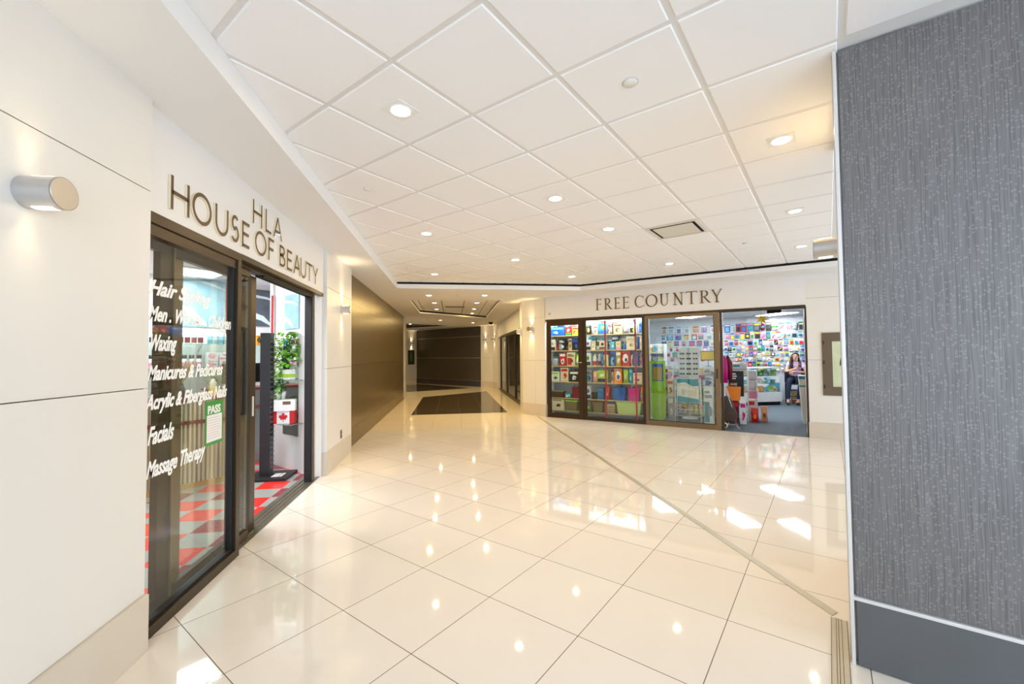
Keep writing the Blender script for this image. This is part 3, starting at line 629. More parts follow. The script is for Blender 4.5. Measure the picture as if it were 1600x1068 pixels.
FCL = [('F', 1.263, 1.397), ('R', 1.458, 1.644), ('E', 1.684, 1.81), ('E', 1.868, 2.008), ('C', 2.131, 2.339), ('O', 2.368, 2.611), ('U', 2.65, 2.847), ('N', 2.916, 3.127), ('T', 3.163, 3.376), ('R', 3.419, 3.622), ('Y', 3.63, 3.822)]
letters('shop_sign', FF, FCL, 2.47, .25, .02, 'bronze FREE COUNTRY serif letters mounted over the accessory shop front', gen=serif)

# ================================================================ LIGHT FITTINGS
DL = [(-.305, 2.60), (2.31, 2.635), (.989, 3.905), (3.612, 3.963), (-.308, 5.224), (1.866 + .43, 5.24), (4.907, 5.291), (.992, 6.533), (3.603, 6.559), (-.314, 7.835), (2.29, 7.84)]
DL[5] = (1.866, 4.80)
WHERE = ['above the salon front, first inside the ceiling edge', 'beside the grey pilaster, large in view', 'in the row between the salon and the vent', 'beyond the grey pilaster, before the right-angled corner of the ceiling', 'in line with the HOUSE OF BEAUTY sign end', 'next to the square air vent', 'over the far end of the accessory shop opening', 'in the middle of the ceiling before the corridor', 'over the sliding glass of the accessory shop', 'over the bronze wall at the far ceiling edge', 'over the narrow door of the accessory shop']
WHERE[3] = 'behind the sconce of the grey pilaster, second in that row'
def downlight(x, y, z, rz, label, group, power, square=True):
    t = thing('recessed_downlight', label, 'light', FID, x, y, z, rz, group)
    b = MB()
    if square:
        b.box(-.085, .085, -.085, .085, -.003, 0.006, bev=.0015)
    b.lathe([(.058, -.003), (.062, -.008), (.07, -.006), (.072, 0)], 24); b.build('trim_ring', M_WHITE, t)
    b = MB(); b.lathe([(0, -.0045), (.057, -.0045), (.0575, -.001)], 24); b.build('lens', M_LAMP, t)
    area('lamp', t, (0, 0, -.02), .07, power, WARM if square else WARM2)
for (x, y), wtxt in zip(DL, WHERE):
    downlight(x, y, ZC, PI / 4, 'small round recessed downlight ' + wtxt.replace('right-angled corner of the ', ''), 'downlights in the tiled ceiling', P_DOWN)
for (x, y, wtxt) in ((-.52, 9.7, 'before the raised tray, on the bronze wall side'), (.74, 9.6, 'before the raised tray, on the pier side'), (-.45, 16.6, 'beyond the raised tray near its narrow end'), (.876, 17.8, 'beyond the raised tray near the dark far wall'), (-1.79, 18.6, 'at the corridor bend past the bronze wall')):
    downlight(x, y, ZS, 0, 'small downlight in the corridor soffit ' + wtxt, 'downlights in the corridor soffit', P_CORR, square=False)
for (x, y, wtxt) in ((-.48, 11.82, 'beside the vent, bronze wall side'), (.69, 11.75, 'beside the vent, shop window side'), (-.485, 13.45, 'deeper in, bronze wall side'), (.69, 13.3, 'deeper in, shop window side'), (.7, 14.7, 'deepest of the shop window side')):
    downlight(x, y, 2.95, 0, 'small downlight in the raised ceiling tray, ' + wtxt, 'downlights in the ceiling tray', P_CORR, square=False)

def sconce(F, x, z, label, power=0.5, L=.125, r=.06):
    t = thing('wall_sconce', label, 'wall light', F, x, 0, z, 0, 'steel cylinder sconces')
    rot = Matrix.Rotation(PI / 2, 4, 'X')      # local z -> -y (out of the wall)
    b = MB(); b.lathe([(r, 0), (r, L)], 40, M=rot)
    # cut the light slots: cover top and bottom with a pale strip instead of a hole
    b.build('cylinder', M_STEEL, t)
    b = MB(); b.lathe([(0, L + .001), (r * .96, L + .001), (r, L - .001), (r, L - .004)], 40, M=rot, smooth=False); b.build('end_cap', mat('spun_steel_cap', (196, 190, 182), .32, metal=.85, var=.05), t)
    for sgn in (1, -1):
        b = MB(); n = 6; a0 = .34; vs = []
        for i in range(n + 1):
            a = -a0 + 2 * a0 * i / n; vs.append((math.sin(a) * (r + .0008), sgn * math.cos(a) * (r + .0008)))
        for i in range(n):
            b.bm.faces.new([b.bm.verts.new((vs[i][0], -.03, vs[i][1])), b.bm.verts.new((vs[i + 1][0], -.03, vs[i + 1][1])), b.bm.verts.new((vs[i + 1][0], -L + .025, vs[i + 1][1])), b.bm.verts.new((vs[i][0], -L + .025, vs[i][1]))])
        b.build('light_slot', M_SLOT, t)
        area('lamp', t, (0, -.045, sgn * (r + .006)), .05, power, WARM, rot=(0 if sgn < 0 else PI, 0, 0), spread=math.radians(70))
    b = MB(); b.lathe([(r * .8, 0), (r * .8, .006)], 30, M=rot); b.build('back_plate', M_WHITE, t)
    return t
sconce(FL, 1.79, 2.112, 'large steel cylinder sconce on the white panel wall before the salon', 0.05)
sconce(FL, 6.30, 2.16, 'steel cylinder sconce on the cream pillar after the salon')
sconce(FGR @ Matrix.Translation((0, .0, 0)) @ Matrix.Rotation(PI, 4, 'Z'), -.60, 2.13, 'steel cylinder sconce on the edge of the grey pilaster', 0.15)
sconce(FP, .33, 2.13, 'round steel sconce seen end on, on the pier between corridor and accessory shop')
sconce(frame(1.77, 10.95, -PI / 2) , .18, 2.09, 'white sconce on the corridor side of the pier')
sconce(FR, LF + .33, 2.2, 'small glowing sconce on the far pier beside the dark wall')
sconce(FR2, .25, 2.2, 'second small sconce on the side of the far pier')
sconce(FR3, 4.25, 2.15, 'small sconce on the far beige wall above the green display case')

# ceiling vent, sensors, smoke heads
t = thing('air_diffuser', 'square metal air diffuser with dark slot set in the tiled ceiling', 'vent', FID, (VENT[0] + .305 + VENT[1] + .305) / R2, (VENT[1] - VENT[0]) / R2, ZC, -PI / 4 + PI / 2)
M_VENT = mat('vent_enamel', (222, 216, 204), .45)
b = MB(); h = .30
for (x0, x1, y0, y1) in ((-h, h, -h, -h + .04), (-h, h, h - .04, h), (-h, -h + .04, -h + .04, h - .04), (h - .04, h, -h + .04, h - .04)): b.box(x0, x1, y0, y1, -.006, .008, bev=.002)
b.build('frame', M_VENT, t)
b = MB(); b.box(-h + .01, h - .01, -h + .01, h - .01, .001, .005); b.build('slot_depth_shade', M_BLACK, t)  # flat black sheet painted as the dark depth behind the slot
b = MB(); b.box(-.225, .225, -.225, .225, -.010, -.003, bev=.003); b.build('plaque', M_VENT, t)
t = thing('air_grille', 'slim dark slotted grille in the raised corridor ceiling tray', 'vent', FID, .09, 12.75, 2.95)
b = MB(); b.box(-.3, .3, -.09, .09, -.006, .002, bev=.002); b.build('frame', mat('grille_dark', (120, 104, 70), .5), t)
b = MB(); [b.box(-.27, .27, -.07 + .03 * k, -.055 + .03 * k, -.012, -.006) for k in range(5)]; b.build('slats', M_GASKET, t)
for x, y, z, r, lab in ((.983, 2.169, ZC, .04, 'flat round cover plate on the tiled ceiling near the large downlight'), (-.747, 3.883, ZC, .032, 'round ceiling sensor above the HOUSE OF BEAUTY sign'), (-.747, 7.34, ZC, .03, 'round ceiling sensor near the far corner over the bronze wall'), (3.976, 5.218, ZC, .03, 'small sprinkler cover beyond the air diffuser'), (2.3, 6.94, ZC, .025, 'small sprinkler cover before the accessory shop'), (.13, 9.65, ZS, .035, 'smoke detector on the corridor soffit between two downlights')):
    t = thing('ceiling_sensor', lab, 'sensor', FID, x, y, z)
    b = MB(); b.lathe([(r, 0), (r, -.006), (r * .9, -.010), (0, -.011)], 24); b.build('cover', mat('sensor_white', (226, 224, 220), .5), t)
    b = MB(); b.lathe([(r * 1.12, 0), (r * 1.12, -.003), (r, -.0035)], 24); b.build('ring', mat('sensor_ring', (196, 192, 186), .5), t)
t = thing('dome_camera', 'black dome security camera on the corridor soffit by the far pier', 'camera', FID, 1.6, 17.48, ZS)
b = MB(); b.lathe([(.10, 0), (.10, -.03), (.09, -.035)], 24); b.build('housing', M_INK, t)
b = MB(); b.lathe([(.085, -.035), (.07, -.075), (.035, -.1), (0, -.106)], 24); b.build('dome', mat('smoked_dome', (12, 12, 14), .08), t)
t = thing('wall_outlet', 'small grey outlet plate low on the cream pillar', 'outlet', FL, 6.29, 0, .39)
b = MB(); b.box(-.04, .04, -.006, 0, -.06, .06, bev=.002); b.build('plate', mat('outlet_grey', (132, 118, 92), .4, metal=.4), t)
for z in (.012, -.042): b = MB(); b.box(-.018, .018, -.008, -.004, z, z + .03); b.build('socket', M_INK, t)

# display cabinets in the walls
def wall_case(F, x0, x1, z0, z1, lab, frame_m, poster_rgb):
    t = thing('display_cabinet', lab, 'cabinet', F, (x0 + x1) / 2, 0, z0)
    w_, h = x1 - x0, z1 - z0
    b = MB(); f = .15
    for a in ((-w_ / 2, w_ / 2, 0, f), (-w_ / 2, w_ / 2, h - f, h)): b.box(a[0], a[1], -.022, .0, a[2], a[3], bev=.002)
    for a in ((-w_ / 2, -w_ / 2 + .14), (w_ / 2 - .14, w_ / 2)): b.box(a[0], a[1], -.022, 0, f, h - f, bev=.002)
    b.build('door_frame', frame_m, t)
    b = MB(); b.box(-w_ / 2 + .14, w_ / 2 - .14, -.008, -.002, f, h - f); b.build('poster', poster_rgb, t)
    for z in (.12, h * .5, h - .2): b = MB(); b.box(-w_ / 2 + .012, -w_ / 2 + .03, -.03, -.018, z, z + .06, bev=.002); b.build('hinge', M_GASKET, t)
    return t
M_CAB = mat('taupe_metal_cabinet', (112, 98, 80), .4, metal=.4, var=.08)
mp_ = mat('pale_green_poster', (206, 214, 180), .5, var=.22, scale=5)
t = wall_case(FF, 5.345, 6.2, .745, 1.82, 'taupe metal display cabinet with pale poster on the cream wall beside the shop opening', M_CAB, mp_)
b = MB(); b.ribbon([(-.19, .50), (-.16, .58), (-.17, .64)], [.002, .05, .01], -.010, -.008); b.build('poster_figure', M_INK, t)
o = text_mesh('FOR', .07, 'poster_text', M_INK, t); o.location = (-.09, -.0095, .19)
t = wall_case(FR3, 4.02, 4.45, 1.02, 1.80, 'dark green framed display case on the far beige wall', mat('dark_green_case', (44, 52, 34), .4), mat('green_poster', (92, 120, 72), .5, var=.5, scale=6))
#PART2

# ================================================================ PRODUCTS
CN = {'white': (238, 238, 236), 'cream': (232, 218, 182), 'black': (26, 26, 28), 'red': (206, 32, 36), 'maroon': (122, 20, 44), 'blue': (28, 96, 178), 'navy': (28, 44, 96), 'teal': (34, 142, 164), 'cyan': (110, 196, 222), 'green': (62, 150, 66), 'lime': (166, 212, 60), 'yellow': (246, 212, 48), 'orange': (244, 140, 28), 'pink': (238, 150, 182), 'magenta': (206, 22, 140), 'purple': (120, 70, 160), 'grey': (150, 154, 158), 'brown': (112, 78, 50), 'beige': (206, 182, 142), 'gold': (186, 150, 50), 'olive': (118, 112, 76), 'silver': (198, 202, 208), 'peach': (240, 176, 130), 'mint': (200, 226, 140)}
def C_(n): return col(CN[n], .35)
ORD = ['first', 'second', 'third', 'fourth', 'fifth', 'sixth', 'seventh', 'eighth', 'ninth', 'tenth', 'eleventh', 'twelfth', 'thirteenth', 'fourteenth', 'fifteenth', 'sixteenth', 'seventeenth', 'eighteenth', 'nineteenth', 'twentieth', 'twenty-first', 'twenty-second', 'twenty-third', 'twenty-fourth', 'twenty-fifth', 'twenty-sixth']
def ell(b, cx, cz, rx, rz, y0, y1, n=14, M=None):
    lo = [b.bm.verts.new((cx + rx * math.cos(2 * PI * i / n), y0, cz + rz * math.sin(2 * PI * i / n))) for i in range(n)]
    hi = [b.bm.verts.new((v.co.x, y1, v.co.z)) for v in lo]
    fs = [b.bm.faces.new(lo), b.bm.faces.new(hi[::-1])] + [b.bm.faces.new([lo[i], hi[i], hi[(i + 1) % n], lo[(i + 1) % n]]) for i in range(n)]
    b._set(fs)
    b._fin(lo + hi, M)
def blob(b, cx, cz, rx, rz, y0, y1, rn=random):
    # irregular printed shape
    n = rn.choice([5, 7, 9, 11]); k = [rn.uniform(.55, 1.15) for _ in range(n)]; a0 = rn.uniform(0, 6)
    lo = [b.bm.verts.new((cx + rx * k[i] * math.cos(a0 + 2 * PI * i / n), y0, cz + rz * k[i] * math.sin(a0 + 2 * PI * i / n))) for i in range(n)]
    b.mi_old = b.mi; f = b.bm.faces.new(lo); f.material_index = b.mi
def product(kind, F, x, y, z, w, d, h, c1, c2, c3, label, cat, group, rz=0.0):
    """x centre, y front-to-back centre, z base"""
    noun = {'box': 'product_box', 'card': 'hanging_pack', 'bottle': 'bottle', 'pouch': 'product_pouch', 'kettle': 'appliance', 'ball': 'hanging_toy', 'bag': 'tote_bag', 'tub': 'storage_tub', 'jar': 'cosmetic_jar', 'basket': 'basket'}[kind]
    t = thing(noun, label, cat, F, x, y, z, rz, group)
    R = random.random
    if kind == 'box':
        b = MB(); b.box(-w / 2, w / 2, -d / 2, d / 2, 0, h, bev=.003); b.build('carton', C_(c1), t)
        b = MB(); f = -d / 2 - .0015
        s = R()
        if s < .35: b.box(-w * .42, w * .42, f, f + .002, h * .74, h * .92); blob(b, w * (R() - .5) * .2, h * .38, w * .30, h * .24, f, f); b.mi = 1; blob(b, w * (R() - .5) * .2, h * .34, w * .14, h * .12, f - .001, f)
        elif s < .60: b.box(-w / 2, w / 2, f, f + .002, h * .05, h * .34); b.mi = 1; blob(b, 0, h * .62, w * .30, h * .20, f - .001, f)
        elif s < .80: b.box(-w * .44, w * .1, f, f + .002, h * .08, h * .6); b.mi = 1; b.box(-w * .40, w * .40, f - .001, f, h * .70, h * .78); b.box(-w * .40, w * .15, f - .001, f, h * .82, h * .88); blob(b, w * .12, h * .36, w * .26, h * .2, f - .001, f)
        else: blob(b, 0, h * .5, w * .42, h * .40, f, f); b.mi = 1; blob(b, w * .05, h * .44, w * .2, h * .2, f - .001, f); b.box(-w * .40, w * .30, f - .001, f, h * .86, h * .92)
        b.build('print', [C_(c2), C_(c3)], t)
    elif kind == 'card':
        b = MB(); b.box(-w / 2, w / 2, -.004, .004, 0, h, bev=.0015); b.build('card', C_(c1), t)
        b = MB(); s = R()
        if s < .35: b.box(-w * .34, w * .34, -d, -.003, h * .1, h * .62, bev=min(w, d) * .12)
        elif s < .65:
            M = Matrix.Translation((0, -.003, h * .38)) @ Matrix.Rotation(PI / 2, 4, 'X'); b.lathe([(w * .36, 0), (w * .34, d * .6), (w * .2, d), (0, d)], 14, M=M)
        elif s < .85: [b.tube([(w * k, -d * .5 - .003, h * .08), (w * k, -d * .5 - .003, h * .66)], d * .35, 8) for k in (-.25, .05, .3)]
        else: b.tube([(-w * .3, -d * .5 - .003, h * .12), (w * .1, -d * .5 - .003, h * .4), (w * .3, -d * .5 - .003, h * .62)], [d * .3, d * .4, d * .25], 8)
        b.build('product', C_(c2), t)
        if w > .1:
            b = MB(); b.box(-w * .44, w * .44, -.0055, -.0035, h * .74, h * .94); b.build('header_print', C_(c3), t)
    elif kind == 'bottle' or kind == 'jar':
        r = w / 2; k = .62 if kind == 'jar' else .78
        b = MB(); b.lathe([(0, 0), (r * .95, 0), (r, .004), (r, h * k), (r * .9, h * (k + .04)), (r * .5 if kind == 'bottle' else r * .93, h * (k + .08)), (r * .5 if kind == 'bottle' else r * .93, h * .86)], 18); b.build('bottle_body', C_(c1), t)
        b = MB(); rc = r * (.55 if kind == 'bottle' else 1.0); b.lathe([(rc, h * (.84 if kind == 'bottle' else .72)), (rc, h * .99), (rc * .9, h), (0, h)], 18); b.build('cap', C_(c2), t)
        b = MB(); b.lathe([(r + .001, h * .08), (r + .001, h * .42)], 18); b.build('label_band', C_(c3), t)
    elif kind == 'pouch':
        b = MB(); P = [(-w / 2, 0), (w / 2, 0), (w * .46, h * .5), (w * .5, h), (-w * .5, h), (-w * .46, h * .5)]
        n = len(P); fr = [b.bm.verts.new((p[0], -d / 2 if 0 < i < 5 and i in (2,) else -d * .35, p[1])) for i, p in enumerate(P)]; bk = [b.bm.verts.new((p[0], d * .35, p[1])) for p in P]
        cf = b.bm.verts.new((0, -d * .8, h * .4))
        for i in range(n): b.bm.faces.new([fr[i], fr[(i + 1) % n], cf]); b.bm.faces.new([fr[(i + 1) % n], fr[i], bk[i], bk[(i + 1) % n]])
        b.bm.faces.new(bk[::-1]); b.build('pouch', C_(c1), t)
        b = MB(); ell(b, 0, h * .42, w * .22, h * .16, -d * .8 - .003, -d * .5); b.build('print', C_(c2), t)
    elif kind == 'kettle':
        b = MB(); b.lathe([(0, 0), (w * .42, 0), (w * .45, h * .08), (w * .36, h * .6), (w * .2, h * .75), (0, h * .78)], 18); b.build('body', C_(c1), t)
        b = MB(); b.tube([(-w * .1, 0, h * .74), (-w * .1, 0, h * .97), (w * .3, 0, h * .95), (w * .46, 0, h * .6), (w * .42, 0, h * .35)], .009, 8); b.build('handle', C_(c2), t)
    elif kind == 'ball':
        b = MB(); b.lathe([(0, 0), (w * .4, h * .12), (w * .5, h * .45), (w * .4, h * .8), (0, h)], 14, M=Matrix.Translation((0, -w * .45, 0))); b.build('body', C_(c1), t)
        b = MB(); b.lathe([(w * .51, h * .38), (w * .51, h * .56)], 14, M=Matrix.Translation((0, -w * .45, 0))); b.build('stripe', C_(c2), t)
    elif kind == 'bag':
        b = MB(); P0 = [(-w * .42, -d / 2), (w * .42, -d / 2), (w * .42, d / 2), (-w * .42, d / 2)]
        lo = [b.bm.verts.new((p[0], p[1], 0)) for p in P0]; hi = [b.bm.verts.new((p[0] * 1.19, p[1] * .7, h * .8 + (.01 if i % 2 else 0))) for i, p in enumerate(P0)]
        b.bm.faces.new(lo[::-1]); b.bm.faces.new(hi)
        for i in range(4): b.bm.faces.new([lo[i], lo[(i + 1) % 4], hi[(i + 1) % 4], hi[i]])
        bmesh.ops.bevel(b.bm, geom=b.bm.edges[:], offset=.008, segments=2, affect='EDGES'); b.build('bag_body', C_(c1), t)
        b = MB(); b.tube([(-w * .22, -d * .3, h * .78), (-w * .18, -d * .3, h * .97), (0, -d * .3, h), (w * .18, -d * .3, h * .97), (w * .22, -d * .3, h * .78)], .007, 6); b.build('handle', C_(c2), t)
    elif kind in ('tub', 'basket'):
        b = MB(); lo = [b.bm.verts.new((sx * w * .43, sy * d * .43, 0)) for sx, sy in ((-1, -1), (1, -1), (1, 1), (-1, 1))]; hi = [b.bm.verts.new((sx * w * .5, sy * d * .5, h * .92)) for sx, sy in ((-1, -1), (1, -1), (1, 1), (-1, 1))]
        b.bm.faces.new(lo[::-1]); b.bm.faces.new(hi)
        for i in range(4): b.bm.faces.new([lo[i], lo[(i + 1) % 4], hi[(i + 1) % 4], hi[i]])
        bmesh.ops.bevel(b.bm, geom=b.bm.edges[:], offset=.008, segments=2, affect='EDGES')
        b.build('tub_body', C_(c1), t)
        b = MB(); b.box(-w / 2 - .006, w / 2 + .006, -d / 2 - .006, d / 2 + .006, h * .88, h, bev=.006); b.build('lid_rim', C_(c2), t)
        if kind == 'basket':
            b = MB(); [b.box(-w * .47, w * .47, -d * .5 - .001, -d * .43, h * z0, h * (z0 + .07), bev=.002) for z0 in (.15, .38, .62)]; b.build('weave_band', C_(c3), t)
    return t

# display window shelving
def board(F, x0, x1, y0, y1, z, th, m, name, lab, cat='shelf'):
    t = thing(name, lab, cat, F, (x0 + x1) / 2, (y0 + y1) / 2, z - th, 0)
    b = MB(); b.box(-(x1 - x0) / 2, (x1 - x0) / 2, -(y1 - y0) / 2, (y1 - y0) / 2, 0, th, bev=.0015); b.build('board', m, t)
    b = MB(); b.box(-(x1 - x0) / 2, (x1 - x0) / 2, -(y1 - y0) / 2 - .004, -(y1 - y0) / 2, 0, th + .006); b.build('price_rail', col((206, 180, 130)), t)
    return t
b = MB(); b.prism([(.1, .1), (2.27, .1), (2.27, .68), (-.40, .68), (-.40, .3)], 2.6, 2.62); struct(b.build('ceiling_window', M_SOFFIT, frame=FF))
b = MB(); b.box(-.35, 2.27, .66, .68, 0, 2.6); struct(b.build('wall_window_back', M_PEG, frame=FF))
b = MB(); b.box(2.25, 2.27, .10, .66, 0, 2.6); struct(b.build('wall_window_divider', M_PEG, frame=FF))
SHZ = [1.94, 1.58, 1.21, .83, .44, .14]
SHN = ['top shelf', 'second shelf', 'third shelf', 'fourth shelf', 'low shelf', 'bottom board']
for z, n in zip(SHZ, SHN):
    board(FF, -.30, .79, .28, .65, z, .016, M_SHELFGLASS, 'display_shelf', 'pale glass %s behind the narrow glass door' % n)
    board(FF, .80, 2.24, .28, .65, z, .016, M_SHELFGLASS, 'display_shelf', 'pale glass %s behind the wide display window' % n)
def tx(p): return -.07 + (p - 70) / 150 * .40
A_rows = [
 (0, [(-.07, .33, .20, 'box', 'blue', 'cyan', 'white'), (.36, .52, .19, 'box', 'red', 'green', 'white'), (.54, .70, .18, 'box', 'lime', 'red', 'cream')]),
 (1, [(-.06, .08, .25, 'box', 'cream', 'black', 'grey'), (.09, .17, .23, 'bottle', 'maroon', 'black', 'red'), (.18, .34, .26, 'box', 'black', 'grey', 'white'), (.35, .43, .25, 'bottle', 'black', 'grey', 'brown'), (.44, .52, .26, 'box', 'beige', 'brown', 'black'), (.53, .70, .27, 'box', 'navy', 'black', 'blue')]),
 (2, [(-.06, .18, .24, 'kettle', 'grey', 'black', 'white'), (.20, .36, .29, 'box', 'red', 'white', 'black'), (.39, .60, .30, 'box', 'cream', 'red', 'brown'), (.62, .71, .26, 'pouch', 'lime', 'white', 'green')]),
 (3, [(-.05, .18, .22, 'box', 'white', 'lime', 'navy'), (.22, .42, .33, 'box', 'cream', 'red', 'peach'), (.45, .69, .24, 'box', 'black', 'white', 'grey')]),
 (4, [(-.04, .28, .17, 'basket', 'brown', 'grey', 'black'), (.31, .46, .10, 'pouch', 'cyan', 'white', 'blue'), (.50, .71, .33, 'bag', 'maroon', 'maroon', 'red')]),
 (5, [(-.03, .30, .26, 'box', 'cream', 'cream', 'black'), (.33, .64, .25, 'tub', 'olive', 'lime', 'black')])]
B0 = lambda p: .86 + (910 + p / 11.87 - 916) * .01512
def B1(a, c): return (B0(a) + .005, B0(c) - .005)
B_rows = [
 (0, [B1(60, 100) + (.20, 'bottle', 'green', 'black', 'olive'), B1(102, 185) + (.21, 'box', 'black', 'yellow', 'grey'), B1(187, 242) + (.19, 'pouch', 'silver', 'purple', 'white'), B1(245, 322) + (.19, 'box', 'cream', 'brown', 'orange'), B1(325, 495) + (.24, 'box', 'teal', 'blue', 'yellow'), B1(550, 605) + (.20, 'box', 'black', 'beige', 'grey'), B1(612, 775) + (.22, 'box', 'beige', 'brown', 'cream'), B1(790, 892) + (.20, 'pouch', 'grey', 'silver', 'cyan'), B1(897, 1032) + (.19, 'box', 'white', 'black', 'lime'), B1(1066, 1112) + (.22, 'box', 'blue', 'navy', 'cyan')]),
 (1, [B1(80, 182) + (.23, 'box', 'white', 'black', 'purple'), B1(190, 266) + (.20, 'box', 'cream', 'beige', 'silver'), B1(268, 343) + (.22, 'bottle', 'black', 'white', 'silver'), B1(345, 475) + (.20, 'box', 'cream', 'brown', 'black'), B1(480, 520) + (.16, 'bottle', 'navy', 'black', 'blue'), B1(550, 645) + (.18, 'box', 'teal', 'cyan', 'white'), B1(650, 740) + (.18, 'box', 'cream', 'pink', 'lime'), B1(745, 835) + (.17, 'kettle', 'blue', 'navy', 'white'), B1(840, 1012) + (.27, 'box', 'cream', 'beige', 'brown'), B1(1014, 1050) + (.26, 'pouch', 'blue', 'cyan', 'white'), B1(1072, 1112) + (.27, 'box', 'cream', 'white', 'red')]),
 (2, [B1(75, 178) + (.28, 'box', 'white', 'black', 'green'), B1(190, 282) + (.26, 'bottle', 'white', 'cream', 'red'), B1(286, 374) + (.26, 'bottle', 'silver', 'white', 'maroon'), B1(376, 418) + (.27, 'box', 'blue', 'teal', 'white'), B1(420, 505) + (.24, 'box', 'cream', 'green', 'lime'), B1(555, 645) + (.30, 'box', 'blue', 'cyan', 'black'), B1(650, 745) + (.31, 'box', 'gold', 'white', 'cream'), B1(750, 900) + (.30, 'box', 'red', 'white', 'black'), B1(905, 955) + (.24, 'pouch', 'beige', 'pink', 'peach'), B1(958, 1042) + (.27, 'box', 'blue', 'navy', 'pink'), B1(1070, 1112) + (.25, 'box', 'grey', 'red', 'black')]),
 (3, [B1(80, 195) + (.26, 'box', 'grey', 'teal', 'navy'), B1(205, 300) + (.24, 'pouch', 'peach', 'pink', 'cream'), B1(305, 490) + (.26, 'box', 'lime', 'black', 'white'), B1(560, 600) + (.22, 'box', 'cream', 'brown', 'black'), B1(610, 755) + (.30, 'box', 'orange', 'white', 'blue'), B1(765, 865) + (.28, 'pouch', 'lime', 'beige', 'red'), B1(880, 945) + (.30, 'box', 'teal', 'cyan', 'white'), B1(948, 1108) + (.22, 'box', 'cream', 'pink', 'black')]),
 (4, [B1(80, 165) + (.30, 'box', 'white', 'navy', 'blue'), B1(175, 290) + (.20, 'bag', 'black', 'grey', 'black'), B1(295, 420) + (.27, 'box', 'blue', 'teal', 'maroon'), B1(425, 520) + (.31, 'pouch', 'red', 'white', 'yellow'), B1(565, 815) + (.36, 'bag', 'blue', 'navy', 'white'), B1(850, 1060) + (.355, 'bag', 'magenta', 'white', 'purple'), B1(1066, 1112) + (.32, 'pouch', 'orange', 'cyan', 'white')]),
 (5, [B1(80, 170) + (.25, 'pouch', 'olive', 'lime', 'black'), B1(185, 400) + (.26, 'tub', 'olive', 'brown', 'black'), B1(425, 620) + (.22, 'basket', 'beige', 'grey', 'brown'), B1(640, 1085) + (.27, 'tub', 'mint', 'mint', 'green')])]
KN = {'box': 'carton', 'card': 'hanging pack', 'bottle': 'bottle', 'pouch': 'soft pack', 'kettle': 'kettle', 'ball': 'toy', 'bag': 'tote bag', 'tub': 'storage tub', 'jar': 'jar', 'basket': 'basket'}
for rows, where, side in ((A_rows, 'narrow glass door', 'frame'), (B_rows, 'wide display window', 'narrow door')):
    for ri, items in rows:
        for k, (a, c, h, kind, c1, c2, c3) in enumerate(items):
            dd = .12 if kind == 'box' else .16
            wd = c - a
            if kind == 'bottle': wd = min(wd, .085)
            dd = min(dd, .24)
            if ri < 4: h = min(h * 1.08, .335)
            product(kind, FF, (a + c) / 2, .30 + dd / 2 + .01 + (.02 if kind in ('pouch',) else 0), SHZ[ri] + .0005, wd, dd, h, c1, c2, c3, '%s %s with %s mark, %s on the %s behind the %s' % (c1, KN[kind], c3 if kind in ('box', 'bottle', 'jar', 'basket') else c2, ORD[k], SHN[ri], where), KN[kind], 'goods in the %s' % where)
rnd0 = random.Random(17)
for (xa, xb, where) in ((-.12, .74, 'narrow glass door'), (.84, 2.20, 'wide display window')):
    for ri in range(4):
        x = xa; k = 0
        while x < xb - .07:
            w_ = min(rnd0.uniform(.09, .19), xb - x); h_ = rnd0.uniform(.22, .335)
            cs = rnd0.sample(['white', 'white', 'pink', 'silver', 'cyan', 'cream', 'blue', 'teal', 'grey', 'red', 'navy', 'black', 'brown'], 3)
            product('box', FF, x + w_ / 2, .60, SHZ[ri] + .0005, w_ * .96, .07, h_, cs[0], cs[1], cs[2], '%s carton with %s mark, %s in back row, %s of the %s' % (cs[0], cs[2], ORD[k], SHN[ri], where), 'carton', 'back row goods in the %s' % where)
            x += w_; k += 1
for x, lab in ((1.425, 'dark red vertical post inside the wide display window, near its middle'), (2.10, 'dark red vertical post inside the wide display window, beside the sliding glass panel')):
    t = thing('red_post', lab, 'post', FF, x, .12, 0.003)
    b = MB(); b.box(-.016, .016, -.012, .012, 0, 2.24, bev=.003); b.build('post', col((166, 22, 34)), t)
    b = MB(); b.box(-.03, .03, -.022, .022, 0, .008, bev=.002); b.build('foot_plate', col((120, 16, 26)), t)
# storage above the lime tub: brown basket and tilted tan box are on the tub row

# goods behind the sliding glass panel
t = thing('ironing_board', 'lime green ironing board standing on end behind the sliding glass panel', 'ironing board', FF, 2.44, .62, 0.003)
b = MB(); P = [(-.155, .10), (-.10, .02), (0, -.0), (.10, .02), (.155, .10), (.165, .3), (.165, 1.33), (-.165, 1.33), (-.165, .3)]
vs0 = [b.bm.verts.new((p[0], -.02, p[1])) for p in P]; vs1 = [b.bm.verts.new((p[0], .02, p[1])) for p in P]
b.bm.faces.new(vs0); b.bm.faces.new(vs1[::-1]); [b.bm.faces.new([vs0[i], vs1[i], vs1[(i + 1) % 9], vs0[(i + 1) % 9]]) for i in range(9)]
bmesh.ops.bevel(b.bm, geom=b.bm.edges[:], offset=.008, segments=2, affect='EDGES'); b.build('padded_cover', mat('lime_fabric', (158, 204, 36), .7, var=.18, scale=5), t)
b = MB(); b.box(-.11, .12, -.028, -.021, .88, 1.26, bev=.002); b.build('label_card', C_('blue'), t)
b = MB(); b.box(-.095, .105, -.030, -.027, .90, 1.19); b.build('label_picture', C_('gold'), t)
b = MB(); b.tube([(-.10, .03, 1.25), (.10, .05, .12)], .009); b.tube([(.10, .03, 1.25), (-.10, .05, .12)], .009); b.build('folded_legs', M_STEEL, t)
t = thing('drying_rack', 'white folding drying rack with pink joints and a blue card, behind the sliding glass', 'drying rack', FF, 3.08, .50, 0.003)
b = MB()
